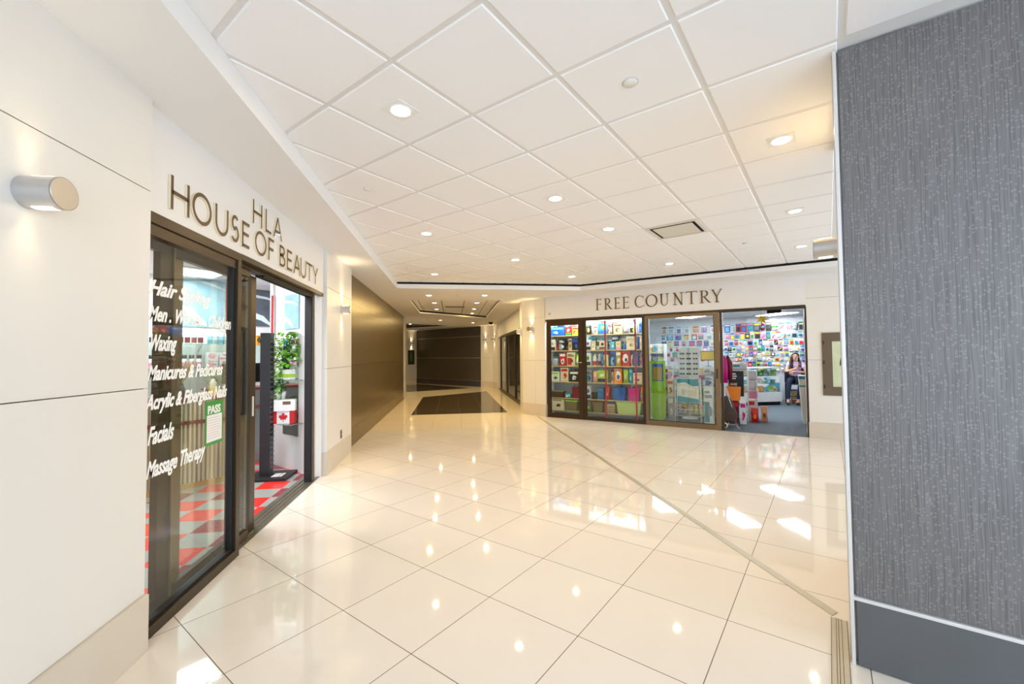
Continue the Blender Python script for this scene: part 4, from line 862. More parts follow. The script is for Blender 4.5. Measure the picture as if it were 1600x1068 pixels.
for sx in (-1, 1):
    b.tube([(sx * .26, -.03, 0.01), (sx * .255, -.02, .5), (sx * .25, 0, 1.0)], .010); b.tube([(sx * .23, .05, 0.01), (sx * .23, .02, 1.0)], .008)
for z in (.02, .16, .30, .44, .98): b.tube([(-.255, -.02, z), (.255, -.02, z)], .007)
b.build('tube_frame', M_WHITE, t)
for x, z in ((-.25, 1.0), (.25, 1.0), (-.25, .36), (.25, .36)):
    b = MB(); b.box(x - .025, x + .025, -.045, .03, z - .03, z + .03, bev=.008); b.build('pink_joint', C_('magenta') if z > .9 else C_('pink'), t)
b = MB(); b.box(-.215, .215, -.036, -.028, .44, .96, bev=.002); b.build('product_card', M_WHITE, t)
b = MB(); b.ribbon([(-.21, .90), (-.05, .91), (.1, .87), (.21, .88)], [.09, .07, .14, .15], -.040, -.036); b.ribbon([(-.21, .52), (0, .50), (.21, .485)], [.14, .12, .08], -.040, -.036); b.build('blue_print', [C_('teal'), C_('teal')], t)
b = MB(); b.ribbon([(-.2, .80), (-.05, .83), (.1, .78), (.2, .76)], [.02, .03, .02, .02], -.041, -.036); b.box(-.12, -.06, -.041, -.036, .6, .74); b.box(.02, .12, -.041, -.036, .58, .70); b.box(.14, .17, -.041, -.036, .6, .74); b.build('picture_print', [C_('cream'), C_('lime')], t)
product('box', FF, 3.47, .60, .003, .17, .20, .80, 'white', 'teal', 'grey', 'tall white carton with teal print standing beside the drying rack', 'carton', 'goods behind the sliding glass')
product('box', FF, 3.48, .62, .8045, .15, .16, .20, 'silver', 'blue', 'navy', 'silver carton on top of the tall white carton beside the drying rack', 'carton', 'goods behind the sliding glass')
product('box', FF, 2.70, .70, .003, .12, .16, .55, 'grey', 'cream', 'pink', 'grey carton standing between the ironing board and the drying rack', 'carton', 'goods behind the sliding glass')
product('box', FF, 2.70, .70, .5545, .12, .16, .36, 'cream', 'red', 'lime', 'cream carton stacked on the grey one beside the ironing board', 'carton', 'goods behind the sliding glass')
product('box', FF, 2.71, .70, .9155, .12, .14, .32, 'white', 'pink', 'grey', 'white carton topmost of the stack beside the ironing board', 'carton', 'goods behind the sliding glass')

def gondola(F, x0, x1, y0, y1, ztop, levels, lab, seed, grp, where):
    t = thing('shelf_unit', lab, 'shelving', F, (x0 + x1) / 2, (y0 + y1) / 2, .003)
    W, D = x1 - x0, y1 - y0
    b = MB(); b.box(-W / 2, W / 2, D / 2 - .02, D / 2, 0, ztop); b.box(-W / 2, -W / 2 + .02, -D / 2, D / 2 - .02, 0, ztop); b.box(W / 2 - .02, W / 2, -D / 2, D / 2 - .02, 0, ztop); b.build('shelf_frame', M_WHITE, t)
    rnd = random.Random(seed)
    for li, z in enumerate(levels):
        b = MB(); b.box(-W / 2 + .02, W / 2 - .02, -D / 2, D / 2 - .02, z - .018, z, bev=.001); b.build('shelf', M_PEG, t)
        nx = (levels[li + 1] if li + 1 < len(levels) else ztop + .02) - z - .04
        x = x0 + .035; k = 0
        while x < x1 - .10:
            w_ = rnd.uniform(.08, .17); w_ = min(w_, x1 - .03 - x)
            if w_ < .06: break
            kind = rnd.choice(['box', 'box', 'bottle', 'pouch', 'box']); cs = rnd.sample(['white', 'white', 'cream', 'pink', 'cyan', 'teal', 'blue', 'red', 'lime', 'yellow', 'silver', 'grey', 'orange', 'black'], 3)
            product(kind, F, x + w_ / 2, (y0 + y1) / 2 - .04, z + .0045, w_ * .95 if kind != 'bottle' else min(w_ * .9, .09), D * .5, nx * rnd.uniform(.65, .95), cs[0], cs[1], cs[2], '%s %s with %s mark, %s along %s of the %s' % (cs[0], KN[kind], cs[2], ORD[k], ['its lowest shelf', 'its second level', 'its third level', 'its fourth level', 'its top level'][li], where), KN[kind], grp)
            x += w_ + .008; k += 1
gondola(FF, 2.30, 3.55, 1.35, 1.72, 1.18, [.12, .42, .72, 1.0], 'low white shelf unit behind the drying rack', 11, 'goods on the low shelf unit', 'low shelf unit')
gondola(FF, .6, 2.1, 2.9, 3.25, 1.75, [.3, .75, 1.15, 1.5], 'tall white shelf unit deep behind the sliding glass', 23, 'goods on the tall shelf unit', 'tall shelf unit')
t = thing('glasses_stand', 'white eyewear stand with rows of dark glasses behind the sliding glass', 'display stand', FF, 2.98, 1.30, .003)
b = MB(); b.box(-.02, .02, -.02, .02, 0, 1.62); b.lathe([(0, 0), (.17, 0), (.17, .02), (.03, .035)], 20); b.box(-.22, .22, -.012, .0, .95, 1.62, bev=.003); b.build('stand', M_WHITE, t)
for j in range(5):
    for i in range(3):
        o = thing('sunglasses', 'dark sunglasses, %s row and %s place on the white eyewear stand' % (ORD[j], ORD[i]), 'sunglasses', FF, 2.98 + (-.14 + .14 * i), 1.275, 1.02 + .115 * j, 0, 'glasses on the eyewear stand')
        b = MB(); ell(b, -.027, 0, .024, .02, -.008, -.003); ell(b, .027, 0, .024, .02, -.008, -.003); b.build('lenses', M_INK, o)
        b = MB(); b.tube([(-.052, -.005, .012), (0, -.007, .014), (.052, -.005, .012)], .003, 6); b.tube([(-.052, -.005, .012), (-.05, .012, .01)], .002, 6); b.tube([(.052, -.005, .012), (.05, .012, .01)], .002, 6); b.build('frame', C_(['black', 'brown', 'green', 'red', 'navy'][(i * 2 + j) % 5]), o)
t = thing('framed_sign', 'yellow framed sign standing on the low shelf unit near the sliding panel edge', 'sign', FF, 3.36, 1.52, 1.19)
b = MB(); b.box(-.16, .16, -.01, .01, .13, .35, bev=.006); b.build('frame', C_('brown'), t)
b = MB(); b.box(-.14, .14, -.014, -.009, .15, .33); b.build('sign_face', C_('yellow'), t)
b = MB(); b.box(-.06, .06, -.06, .06, 0, .01); b.tube([(0, 0, 0), (0, 0, .14)], .008); b.build('stand', M_GASKET, t)

# pegboard wall
PW = {'white': 9, 'silver': 4, 'cyan': 3, 'teal': 3, 'pink': 3, 'red': 3, 'black': 3, 'blue': 2, 'lime': 1, 'orange': 1, 'yellow': 1, 'cream': 3, 'purple': 1, 'green': 1}
pool = [k for k, v in PW.items() for _ in range(v)]
ROWS = [(2.16, .30, .17, ['blue', 'white', 'red', 'red', 'teal', 'black', 'maroon', 'black', 'navy', 'white', 'cyan', 'red', 'white', 'blue', 'teal']),
        (1.925, .24, .15, ['white', 'red', 'grey', 'pink', 'black', 'white', 'maroon', 'pink', 'blue', 'brown', 'white', 'cream', 'white', 'cyan', 'silver', 'navy', 'maroon']),
        (1.715, .215, .14, ['white', 'green', 'white', 'brown', 'white', 'blue', 'white', 'teal', 'blue', 'teal', 'black', 'white', 'yellow', 'lime', 'white', 'pink', 'white', 'red']),
        (1.525, .195, .13, ['white', 'black', 'white', 'cyan', 'white', 'orange', 'red', 'brown', 'white', 'teal', 'white', 'black', 'white', 'navy', 'white', 'white', 'silver', 'white', 'blue']),
        (1.355, .175, .125, ['cyan', 'white', 'orange', 'teal', 'blue', 'green', 'purple', 'pink', 'white', 'lime', 'yellow', 'black', 'green', 'orange', 'lime', 'white', 'cyan', 'red']),
        (1.19, .17, .125, ['pink', 'blue', 'orange', 'orange', 'black', 'peach', 'peach', 'black', 'green', 'red', 'white', 'white', 'lime', 'purple', 'white', 'yellow', 'grey']),
        (1.03, .165, .12, ['orange', 'peach', 'red', 'orange', 'cyan', 'pink', 'red', 'blue', 'lime', 'green', 'lime', 'teal', 'white', 'white', 'silver']),
        (.86, .165, .13, ['white', 'cyan', 'white', 'blue', 'red', 'cyan', 'blue', 'green', 'yellow', 'green', 'navy', 'white', 'cyan', 'silver'])]
RNAME = ['top', 'second', 'third', 'fourth', 'fifth', 'sixth', 'seventh', 'lowest']
rnd = random.Random(5)
for ri, (z0, hh, ww, cols) in enumerate(ROWS):
    x = 3.20 + rnd.uniform(0, .05); k = 0
    while x < 5.55 and k < 26:
        w_ = ww * rnd.uniform(.75, 1.12); h_ = hh * rnd.uniform(.80, .99); c1 = cols[k % len(cols)] if x < 5.5 else rnd.choice(pool)
        c2, c3 = rnd.sample([c for c in ('white', 'black', 'red', 'blue', 'teal', 'pink', 'yellow', 'silver', 'green', 'cyan', 'grey') if c != c1], 2)
        kind = 'card' if rnd.random() < .87 or c1 in ('white', 'black') else 'ball'
        if rnd.random() < .28: c1 = rnd.choice(['white', 'white', 'silver', 'cream'])
        z0j = z0 + rnd.uniform(-.008, .008)
        product(kind, FF, x + w_ / 2, SB - .018, z0j + (hh - h_) * .6, w_ * .94, rnd.uniform(.02, .06), h_, c1, c2, c3, '%s %s with %s detail, back wall %s row, %s from the sliding panel side' % (c1, KN[kind], c2, RNAME[ri], ORD[k]), 'toy' if kind == 'ball' else 'packaged goods', 'goods hanging on the back wall')
        x += w_ + rnd.uniform(0.0, .006); k += 1
for ri, (z0, hh, ww, cols) in enumerate(ROWS[:6]):
    x = 1.15 + rnd.uniform(0, .1); k = 0
    while x < 3.12:
        w_ = ww * 1.25 * rnd.uniform(.8, 1.2); h_ = hh * rnd.uniform(.75, .97); c1 = rnd.choice(pool)
        c2, c3 = rnd.sample([c for c in ('white', 'black', 'red', 'blue', 'teal', 'pink', 'cyan', 'grey') if c != c1], 2)
        product('card', FF, x + w_ / 2, SB - .018, z0 + (hh - h_) * .6, w_ * .92, .03, h_, c1, c2, c3, '%s hanging pack with %s detail, wall behind the sliding glass, %s row, %s along' % (c1, c2, RNAME[ri], ORD[k]), 'packaged goods', 'goods hanging behind the sliding glass')
        x += w_ + rnd.uniform(.02, .10); k += 1

for x0_, x1_, lab in ((.12, .90, 'unseen fluorescent batten added to brighten the narrow door display'), (.98, 2.20, 'unseen fluorescent batten added to brighten the wide window display')):
    t = thing('added_display_light', lab, 'ceiling light', FF, (x0_ + x1_) / 2, .20, 2.42)  # unseen lamps added to brighten the goods in the window displays
    L_ = x1_ - x0_
    b = MB(); b.box(-L_ / 2, L_ / 2, -.04, .04, .02, .07, bev=.004); b.box(-.02, .02, -.01, .01, .07, 2.598 - 2.42); b.build('housing', M_WHITE, t)
    b = MB(); b.tube([(-L_ / 2 + .03, 0, 0), (L_ / 2 - .03, 0, 0)], .016, 10); b.build('tube', M_TUBE, t)
    area('lamp', t, (0, 0, -.03), L_ * .9, P_DISPLAY_FILL, (.95, .97, 1.0), shape='RECTANGLE', size_y=.06, rot=(math.radians(28), 0, 0))
# ceiling troffers in the shop
TRO = [(3.75, 2.95, 'over the open doorway'), (1.88, 2.98, 'behind the sliding glass'), (5.15, 2.95, 'beside the shop opening jamb'), (2.5, 5.1, 'deep behind the sliding glass'), (4.72, 5.75, 'above the seated woman'), (-.05, 1.9, 'over the narrow door display')]
for x, y, wtx in TRO:
    t = thing('fluorescent_troffer', 'white four-tube fluorescent ceiling fixture ' + wtx, 'ceiling light', FF, x, y, ZI, -FA, 'fluorescent fixtures in the shop')
    b = MB(); b.box(-.30, .30, -.60, -.57, -.03, 0); b.box(-.30, .30, .57, .60, -.03, 0); b.box(-.30, -.27, -.57, .57, -.03, 0); b.box(.27, .30, -.57, .57, -.03, 0); b.build('frame', M_WHITE, t)
    for k in range(4):
        b = MB(); b.tube([(-.20 + .133 * k, -.56, -.022), (-.20 + .133 * k, .56, -.022)], .014, 8); b.build('tube', M_TUBE, t)

# glass showcase
t = thing('glass_showcase', 'white glass showcase full of small goods before the seated woman', 'showcase', FID, 8.60, 11.02, .002)
b = MB(); b.box(-.63, .63, -.26, .26, .10, .36, bev=.004); b.box(-.63, .63, -.26, .26, 1.04, 1.07, bev=.004)
for sx in (-1, 1):
    for sy in (-1, 1): b.box(sx * .615 - .015, sx * .615 + .015, sy * .245 - .015, sy * .245 + .015, .36, 1.04)
b.build('case_frame', M_WHITE, t)
b = MB(); b.box(-.60, .60, -.22, .22, 0, .10); b.build('kick_plinth', M_BLACK, t)
for z in (.60, .82):
    b = MB(); b.box(-.59, .59, -.2, .22, z, z + .008); b.build('glass_shelf', M_SHELFGLASS, t)
b = MB(); b.box(-.60, .60, -.256, -.252, .36, 1.04); b.build('front_pane', M_GLASS, t)
rnd = random.Random(9)
for li, z in enumerate((.3625, .6105, .8305)):
    x = 8.60 - .56; k = 0
    while x < 8.60 + .52:
        w_ = rnd.uniform(.09, .16); cs = rnd.sample(['beige', 'peach', 'white', 'cyan', 'lime', 'yellow', 'green', 'silver', 'teal', 'orange', 'grey', 'cream'], 3)
        product('box' if rnd.random() < .7 else 'pouch', FID, x + w_ / 2, 10.92, z, w_ * .92, .10, rnd.uniform(.10, .19), cs[0], cs[1], cs[2], 'small %s pack with %s mark, %s on the %s level inside the showcase' % (cs[0], cs[1], ORD[k], ['lowest', 'middle', 'upper'][li]), 'packaged goods', 'goods in the glass showcase')
        x += w_ + .01; k += 1

# ---------------- goods by the shop doorway
t = thing('display_rack', 'white wire rack beside the sliding panel holding the black carton and bedding', 'rack', FF, 3.94, 1.47, .003)
b = MB()
for sx in (-.2, .2):
    for sy in (-.2, .2): b.tube([(sx, sy, 0), (sx, sy, 1.12)], .009, 8)
for z in (.12, .54, 1.10):
    for k in range(9): b.tube([(-.2 + .05 * k, -.2, z), (-.2 + .05 * k, .2, z)], .004, 6)
    for sy in (-.2, .2): b.tube([(-.2, sy, z), (.2, sy, z)], .006, 6)
b.build('wire_frame', M_WHITE, t)
product('box', FF, 3.92, 1.40, .5465, .29, .14, .545, 'black', 'black', 'navy', 'large black carton with white mark on the white wire rack', 'carton', None)
MK = [o for o in COL.objects if o.name.startswith('product_box') and o.get('label', '').startswith('large black carton')][0]
b = MB(); [b.box(-.10, .0 + .02 * (k % 2), -.0735, -.0705, .47 - .05 * k, .50 - .05 * k, bev=.001) for k in range(3)]; [b.box(-.10, .02, -.0735, -.0705, .27 - .03 * k, .285 - .03 * k) for k in range(2)]; b.build('white_print', M_WHITE, MK)
t = thing('bedding_roll', 'white rolled bedding with teal label lying on top of the wire rack', 'bedding', FF, 3.94, 1.45, 1.109)
b = MB(); b.tube([(-.19, 0, .085), (-.18, 0, .085), (.18, 0, .085), (.19, 0, .085)], [.06, .083, .083, .06], 18); b.build('roll', mat('clear_wrapped_bedding', (224, 230, 234), .25, var=.06), t)
b = MB(); b.box(-.07, .06, -.088, -.080, .075, .115, bev=.002); b.build('label_strip', C_('teal'), t)
t = thing('hanging_garment', 'magenta and purple garment hanging just inside the sliding panel', 'garment', FF, 3.725, .86, .86)
b = MB()
for i, (x, w_) in enumerate(((-.05, .05), (0, .06), (.05, .05))):
    b.tube([(x, .02 * (i % 2), 0), (x + .01, .02 * (i % 2), .3), (x * .8, .01, .5), (x * .3, 0, .57)], [w_ * .6, w_ * .55, w_ * .45, .015], 10)
b.build('cloth', C_('magenta'), t)
b = MB(); b.tube([(-.09, 0, .5), (0, 0, .58), (.09, 0, .5)], .005, 6); b.tube([(0, 0, .58), (0, 0, .66), (.02, 0, .69), (.04, 0, .66)], .003, 6); b.build('hanger', M_GASKET, t)
t = thing('garment_rail', 'slim black rail behind the sliding panel edge carrying the magenta garment', 'rail', FF, 3.66, .86, .003)
b = MB(); b.tube([(-.02, 0, 0), (-.02, 0, 1.55), (.22, 0, 1.55)], .010, 8); b.box(-.10, .08, -.09, .09, 0, .012, bev=.003); b.build('rail', M_GASKET, t)
t = thing('purple_jacket', 'dark maroon jacket hanging behind the magenta garment', 'garment', FF, 3.80, .98, .93)
b = MB(); b.tube([(-.03, .03, 0), (-.03, .03, .35), (0, .02, .5)], [.04, .05, .02], 10); b.tube([(.04, .03, 0), (.04, .03, .35), (0, .02, .5)], [.04, .05, .02], 10); b.build('cloth', C_('maroon'), t)
b = MB(); b.tube([(0, .0, .5), (0, -.04, .58), (.02, -.045, .60)], .003, 6); b.build('hanger_hook', M_GASKET, t)
# shopping trolley
t = thing('shopping_trolley', 'dark plaid shopping trolley with white wheels leaning beside the sliding panel', 'trolley', FF, 3.88, .45, .003)
b = MB(); P = [(-.17, .02), (.05, -.0), (.13, .22), (.05, .46), (-.06, .60), (-.17, .56)]
P = [(-.12, .12), (.09, .10), (.12, .24), (.02, .52), (-.05, .64), (-.13, .60)]
v0 = [b.bm.verts.new((p[0], -.12, p[1])) for p in P]; v1 = [b.bm.verts.new((p[0], .12, p[1])) for p in P]
b.bm.faces.new(v0); b.bm.faces.new(v1[::-1]); [b.bm.faces.new([v0[i], v1[i], v1[(i + 1) % 6], v0[(i + 1) % 6]]) for i in range(6)]
bmesh.ops.bevel(b.bm, geom=b.bm.edges[:], offset=.025, segments=3, affect='EDGES'); b.build('bag', mat('brown_plaid', (74, 60, 52), .8, var=.5, scale=22), t)
b = MB()
for sy in (-.10, .10): b.tube([(.10, sy, .07), (.02, sy, .45), (-.08, sy, .78), (-.12, sy, .84)], .008, 8)
b.tube([(-.12, -.10, .84), (-.12, .10, .84)], .010, 8); b.tube([(.10, -.13, .06), (.10, .13, .06)], .006, 8); b.tube([(-.10, -.13, .058), (-.10, .13, .058)], .006, 8); b.tube([(-.10, 0, .06), (.10, 0, .06)], .007, 8); b.tube([(.08, -.1, .10), (.14, -.1, .012), (.17, -.1, .012)], .007, 8)
b.build('metal_frame', M_STEEL, t)
for sx, sy in ((-.10, -.14), (-.10, .14)):
    M = Matrix.Translation((sx, sy, .058)) @ Matrix.Rotation(PI / 2, 4, 'X')
    wv = MB(); wv.lathe([(.035, -.012), (.053, -.012), (.057, 0), (.053, .012), (.035, .012)], 24, M=M); wo = wv.build('wheel', C_('cream'), t)
    wv = MB(); wv.lathe([(0, -.010), (.036, -.010), (.036, .010), (0, .010)], 20, M=M); wv.build('hub', M_INK, wo)
product('bag', FF, 3.88, 1.10, .48, .30, .13, .36, 'orange', 'orange', 'red', 'bright orange carrier bag set on the pink carton stack behind the plaid trolley', 'bag', None)
product('box', FF, 3.88, 1.10, .003, .20, .14, .475, 'maroon', 'red', 'black', 'maroon carton standing below the orange bag behind the trolley', 'carton', None)
product('box', FF, 4.06, 1.08, .003, .11, .20, .465, 'white', 'magenta', 'pink', 'upright white carton with magenta print beside the plaid trolley', 'carton', None)
product('box', FF, 4.20, 1.60, .003, .13, .14, .47, 'white', 'red', 'black', 'white carton with red print standing on the carpet past the magenta carton', 'carton', None)
product('pouch', FF, 4.26, 1.42, .003, .14, .10, .30, 'red', 'orange', 'yellow', 'red and orange soft pack leaning before the white carton with red print', 'soft pack', None)
product('pouch', FF, 4.43, 1.62, .003, .12, .10, .33, 'peach', 'brown', 'white', 'peach soft pack leaning beside the red and orange one on the carpet', 'soft pack', None)
t = thing('bagged_linen', 'column of clear bagged pink and white linen beside the wire rack', 'linen', FF, 4.20, 1.95, .003)
b = MB()
for k in range(5): b.box(-.10 + .01 * (k % 2), .10, -.10, .10, .22 * k, .22 * k + .215, bev=.05)
b.build('clear_bags', mat('clear_bag_linen', (232, 226, 232), .2, var=.12, scale=9), t)
b = MB(); b.box(-.095, .095, -.106, -.09, .46, .62, bev=.02); b.build('pink_fold', C_('pink'), t)
# tall white carton at the jamb
t = thing('tall_bin_carton', 'tall white tapered carton with a teal band at the shop opening jamb', 'carton', FF, 5.26, 1.75, .003)
b = MB(); lo = [b.bm.verts.new((x, y, 0)) for x, y in ((-.14, -.16), (.2, -.16), (.2, .16), (-.14, .16))]; hi = [b.bm.verts.new((x, y, 1.0)) for x, y in ((-.20, -.2), (.22, -.2), (.22, .2), (-.20, .2))]
b.bm.faces.new(lo[::-1]); b.bm.faces.new(hi); [b.bm.faces.new([lo[i], lo[(i + 1) % 4], hi[(i + 1) % 4], hi[i]]) for i in range(4)]
b.build('carton_body', M_WHITE, t)
b = MB(); b.box(-.194, .22, -.197, .19, .77, .80); b.box(-.2, .22, -.203, -.19, .93, .985); b.build('teal_band', C_('teal'), t)
t = thing('black_umbrella', 'short black folded umbrella leaning on the tall white carton', 'umbrella', FF, 5.19, 1.47, .003)
b = MB(); b.tube([(0, -.03, .0), (0, -.02, .05), (0, 0, .25), (-.01, .03, .52)], [.008, .022, .028, .020], 10); b.build('canopy', mat('black_nylon', (34, 28, 38), .5), t)
b = MB(); b.tube([(-.01, .03, .52), (-.012, .036, .60)], .014, 10); b.build('handle', M_INK, t)
# hanging star and black box
t = thing('paper_star', 'yellow paper star decoration hanging from the shop ceiling', 'decoration', FF, 4.42, 2.25, 2.12)
b = MB(); n = 7
for i in range(n):
    a = 2 * PI * i / n; a2 = a + .30; r1, r2 = .15, .055
    c0 = b.bm.verts.new((0, -.03, .13)); p1 = b.bm.verts.new((r1 * math.cos(a), 0, .13 + r1 * math.sin(a))); p2 = b.bm.verts.new((r2 * math.cos(a2 + .15), -.01, .13 + r2 * math.sin(a2 + .15))); p3 = b.bm.verts.new((r2 * math.cos(a - .45), -.01, .13 + r2 * math.sin(a - .45))); p4 = b.bm.verts.new((0, .02, .13))
    for q in ((c0, p3, p1), (c0, p1, p2), (p4, p1, p3), (p4, p2, p1)): b.bm.faces.new(q)
b.build('star_points', C_('yellow'), t)
b = MB(); b.tube([(0, 0, .15), (0, 0, ZI - 2.12)], .002, 6); b.build('string', M_WHITE, t)
t = thing('hanging_speaker', 'black box hung from the shop ceiling beside the yellow star', 'speaker', FF, 4.66, 1.52, 2.33)
b = MB(); b.box(-.13, .13, -.08, .08, 0, .12, bev=.006); b.build('housing', M_BLACK, t)
for sx in (-.1, .1): b = MB(); b.box(sx - .006, sx + .006, -.01, .01, .12, ZI - 2.33); b.build('bracket', M_GASKET, t)
product('box', FF, 4.60, 6.45, .003, .3, .3, .55, 'teal', 'green', 'orange', 'stack of teal carton beside the showcase and black chair', 'carton', None)

# ---------------- chair and woman
CX, CY = 5.14, 5.72
t = thing('tall_chair', 'black tall chair on which the woman sits, boxes under its seat', 'chair', FF, CX, CY, .003)
for sx in (-.24, .24):
    for sy in (-.22, .22):
        b = MB(); b.box(sx - .02, sx + .02, sy - .02, sy + .02, 0, .56 if sy < 0 else .56, bev=.003); b.build('leg', M_INK, t)
b = MB(); b.box(-.26, .26, -.25, .25, .56, .60, bev=.01); b.build('seat', M_INK, t)
b = MB(); b.box(-.24, .24, .19, .23, .62, 1.05, bev=.02); b.box(-.27, -.23, -.1, .23, .60, .92, bev=.012); b.build('backrest', mat('navy_vinyl', (44, 52, 66), .4), t)
b = MB(); b.box(-.22, .22, -.2, .2, .20, .22); b.box(-.22, .22, -.2, .2, .38, .40); b.build('under_shelf', M_INK, t)
product('box', FF, CX + .03, CY - .08, .003, .3, .2, .17, 'brown', 'beige', 'gold', 'brown carton on the floor beneath the tall black chair', 'carton', None)
product('box', FF, CX + .03, CY - .04, .2245, .3, .2, .13, 'gold', 'beige', 'brown', 'tan carton on the lower shelf beneath the tall black chair', 'carton', None)

def skin_mesh(name, verts, edges, radii, m, parent, root, sub=2, loc=(0, 0, 0)):
    me = bpy.data.meshes.new(name); me.from_pydata(verts, edges, []); me.update()
    o = bpy.data.objects.new(name, me); COL.objects.link(o); o.parent = parent; o.location = loc
    o.modifiers.new('skin', 'SKIN'); sk = me.skin_vertices[0] if me.skin_vertices else None
    if sk is None:
        bm = bmesh.new(); bm.from_mesh(me); bm.verts.layers.skin.verify(); bm.to_mesh(me); bm.free(); sk = me.skin_vertices[0]
    for i, r in enumerate(radii):
        sk.data[i].radius = (r, r) if not isinstance(r, tuple) else r
        sk.data[i].use_root = (i == root)
    o.modifiers['skin'].use_smooth_shade = True
    s = o.modifiers.new('sub', 'SUBSURF'); s.levels = sub; s.render_levels = sub
    me.materials.append(m)
    return o
wm = thing('person', 'woman in lilac top and dark jeans seated on a black chair, looking at her phone', 'person', FF, CX, CY, .003)
V, E_, Rr = [], [], []
def jt(p, r, frm=None):
    V.append(p); Rr.append(r)
    if frm is not None: E_.append((frm, len(V) - 1))
    return len(V) - 1
pel = jt((0, .02, .70), (.15, .11)); sp = jt((0, .02, .86), (.115, .095), pel); ch = jt((.01, .0, 1.04), (.135, .10), sp); up = jt((.01, -.01, 1.145), (.10, .08), ch); nk = jt((.01, -.02, 1.21), .048, up)
hd0 = jt((.01, -.045, 1.29), (.068, .08), nk); hd1 = jt((.012, -.045, 1.37), (.078, .092), hd0); hd2 = jt((.012, -.035, 1.435), (.06, .07), hd1)
# arms: the one on the phone side
def hand(w_, dr, side, curl, rad=.0085):
    """palm and five fingers from wrist index w_; dr direction of fingers, side = across the palm, curl = bend direction"""
    p0 = Vector(V[w_]); d, s, c = Vector(dr).normalized(), Vector(side).normalized(), Vector(curl).normalized()
    pm = jt(tuple(p0 + d * .05), (.030, .018), w_)
    for k, (o_, ln) in enumerate(((-.027, .060), (-.009, .070), (.009, .066), (.027, .052))):
        a = jt(tuple(p0 + d * .088 + s * o_), rad, pm); bb = jt(tuple(p0 + d * (.088 + ln * .5) + s * o_ * 1.05 + c * .014), rad * .95, a); jt(tuple(p0 + d * (.088 + ln * .72) + s * o_ * 1.05 + c * .04), rad * .85, bb)
    th = jt(tuple(p0 + d * .04 - s * .038 + c * .01), rad * 1.1, pm); jt(tuple(p0 + d * .075 - s * .048 + c * .03), rad, th)
shL = jt((-.165, .0, 1.15), .052, up); elL = jt((-.215, -.20, .93), .042, shL); wrL = jt((.02, -.31, 1.03), .026, elL); hand(wrL, (.55, -.15, .75), (.75, .1, -.55), (.2, -.9, .1))
shR = jt((.185, .0, 1.14), .052, up); elR = jt((.27, -.17, .91), .042, shR); wrR = jt((-.02, -.33, .93), .026, elR); hand(wrR, (-1, -.05, .0), (0, .15, 1), (0, -.3, -.8))
hpL = jt((-.09, -.05, .68), .085, pel); knL = jt((-.16, -.42, .68), .062, hpL); anL = jt((-.20, -.44, .12), .036, knL); ftL = jt((-.21, -.54, .05), (.036, .028), anL); jt((-.215, -.62, .035), (.03, .018), ftL)
hpR = jt((.10, -.05, .68), .085, pel); knR = jt((.12, -.42, .68), .062, hpR); anR = jt((.04, -.36, .12), .036, knR); ftR = jt((.03, -.46, .05), (.036, .028), anR); jt((.03, -.54, .035), (.03, .018), ftR)
body = skin_mesh('body', V, E_, Rr, M_SKIN, wm, 0)
# top
skin_mesh('lilac_top', [(0, .02, .66), (0, .02, .80), (.01, .02, .92), (.01, 0, 1.05), (.01, -.01, 1.15), (.01, -.015, 1.19), (-.15, 0, 1.155), (-.20, -.10, 1.05), (.175, 0, 1.145), (.23, -.10, 1.03)],
          [(0, 1), (1, 2), (2, 3), (3, 4), (4, 5), (4, 6), (6, 7), (4, 8), (8, 9)], [(.17, .135), (.145, .12), (.135, .115), (.155, .125), (.12, .10), (.07, .065), .068, .062, .068, .062], M_LILAC, wm, 0)
skin_mesh('jeans', [(0, .02, .70), (-.09, -.05, .685), (-.16, -.42, .68), (-.19, -.44, .40), (-.20, -.44, .15), (.10, -.05, .685), (.12, -.42, .68), (.08, -.39, .40), (.04, -.36, .15)],
          [(0, 1), (1, 2), (2, 3), (3, 4), (0, 5), (5, 6), (6, 7), (7, 8)], [(.165, .13), .10, .078, .06, .05, .10, .078, .06, .05], M_JEANS, wm, 0)
# hair: cap plus long lock over one shoulder
b = MB(); HCx, HCy, HCz = .012, -.03, 1.375
rings = []
for i in range(9):
    ph = i / 8 * 1.75; rr = math.sin(ph); zz = math.cos(ph)
    ring = []
    for k in range(20):
        a = 2 * PI * k / 20; fx = math.cos(a); fy = math.sin(a); face = max(0, -fy) ** 2
        drop = 0 if face < .25 else min(1, (face - .25) * 1.6) * max(0, (ph - .75)) * .09
        ring.append(b.bm.verts.new((HCx + fx * rr * (.094 - (.012 if face > .6 else 0)), HCy + fy * rr * (.104 - face * .02) + drop * 1.2, HCz + zz * .105 + drop)))
    rings.append(ring)
for A_, B_ in zip(rings, rings[1:]):
    for k in range(20):
        f = b.bm.faces.new([A_[k], A_[(k + 1) % 20], B_[(k + 1) % 20], B_[k]]); f.smooth = True
b.tube([(-.06, -.03, 1.40), (-.085, -.05, 1.30), (-.10, -.085, 1.20), (-.095, -.12, 1.10), (-.075, -.13, 1.02), (-.065, -.13, .97)], [.035, .042, .045, .042, .03, .008], 12)
b.tube([(.07, .0, 1.40), (.085, .01, 1.28), (.08, .06, 1.18), (.06, .09, 1.08)], [.03, .035, .04, .012], 12)
b.tube([(.0, .05, 1.40), (.0, .075, 1.25), (.0, .10, 1.10)], [.06, .07, .02], 12); b.build('hair', M_HAIR, wm)
for sx in (-.028, .046):
    b = MB(); ell(b, sx + .003, 1.365, .011, .006, -.135, -.128, 10); b.build('eye', M_INK, wm)
    b = MB(); b.ribbon([(sx - .012, 1.386), (sx + .003, 1.391), (sx + .018, 1.386)], .005, -.133, -.126); b.build('eyebrow', [M_HAIR, M_HAIR], wm)
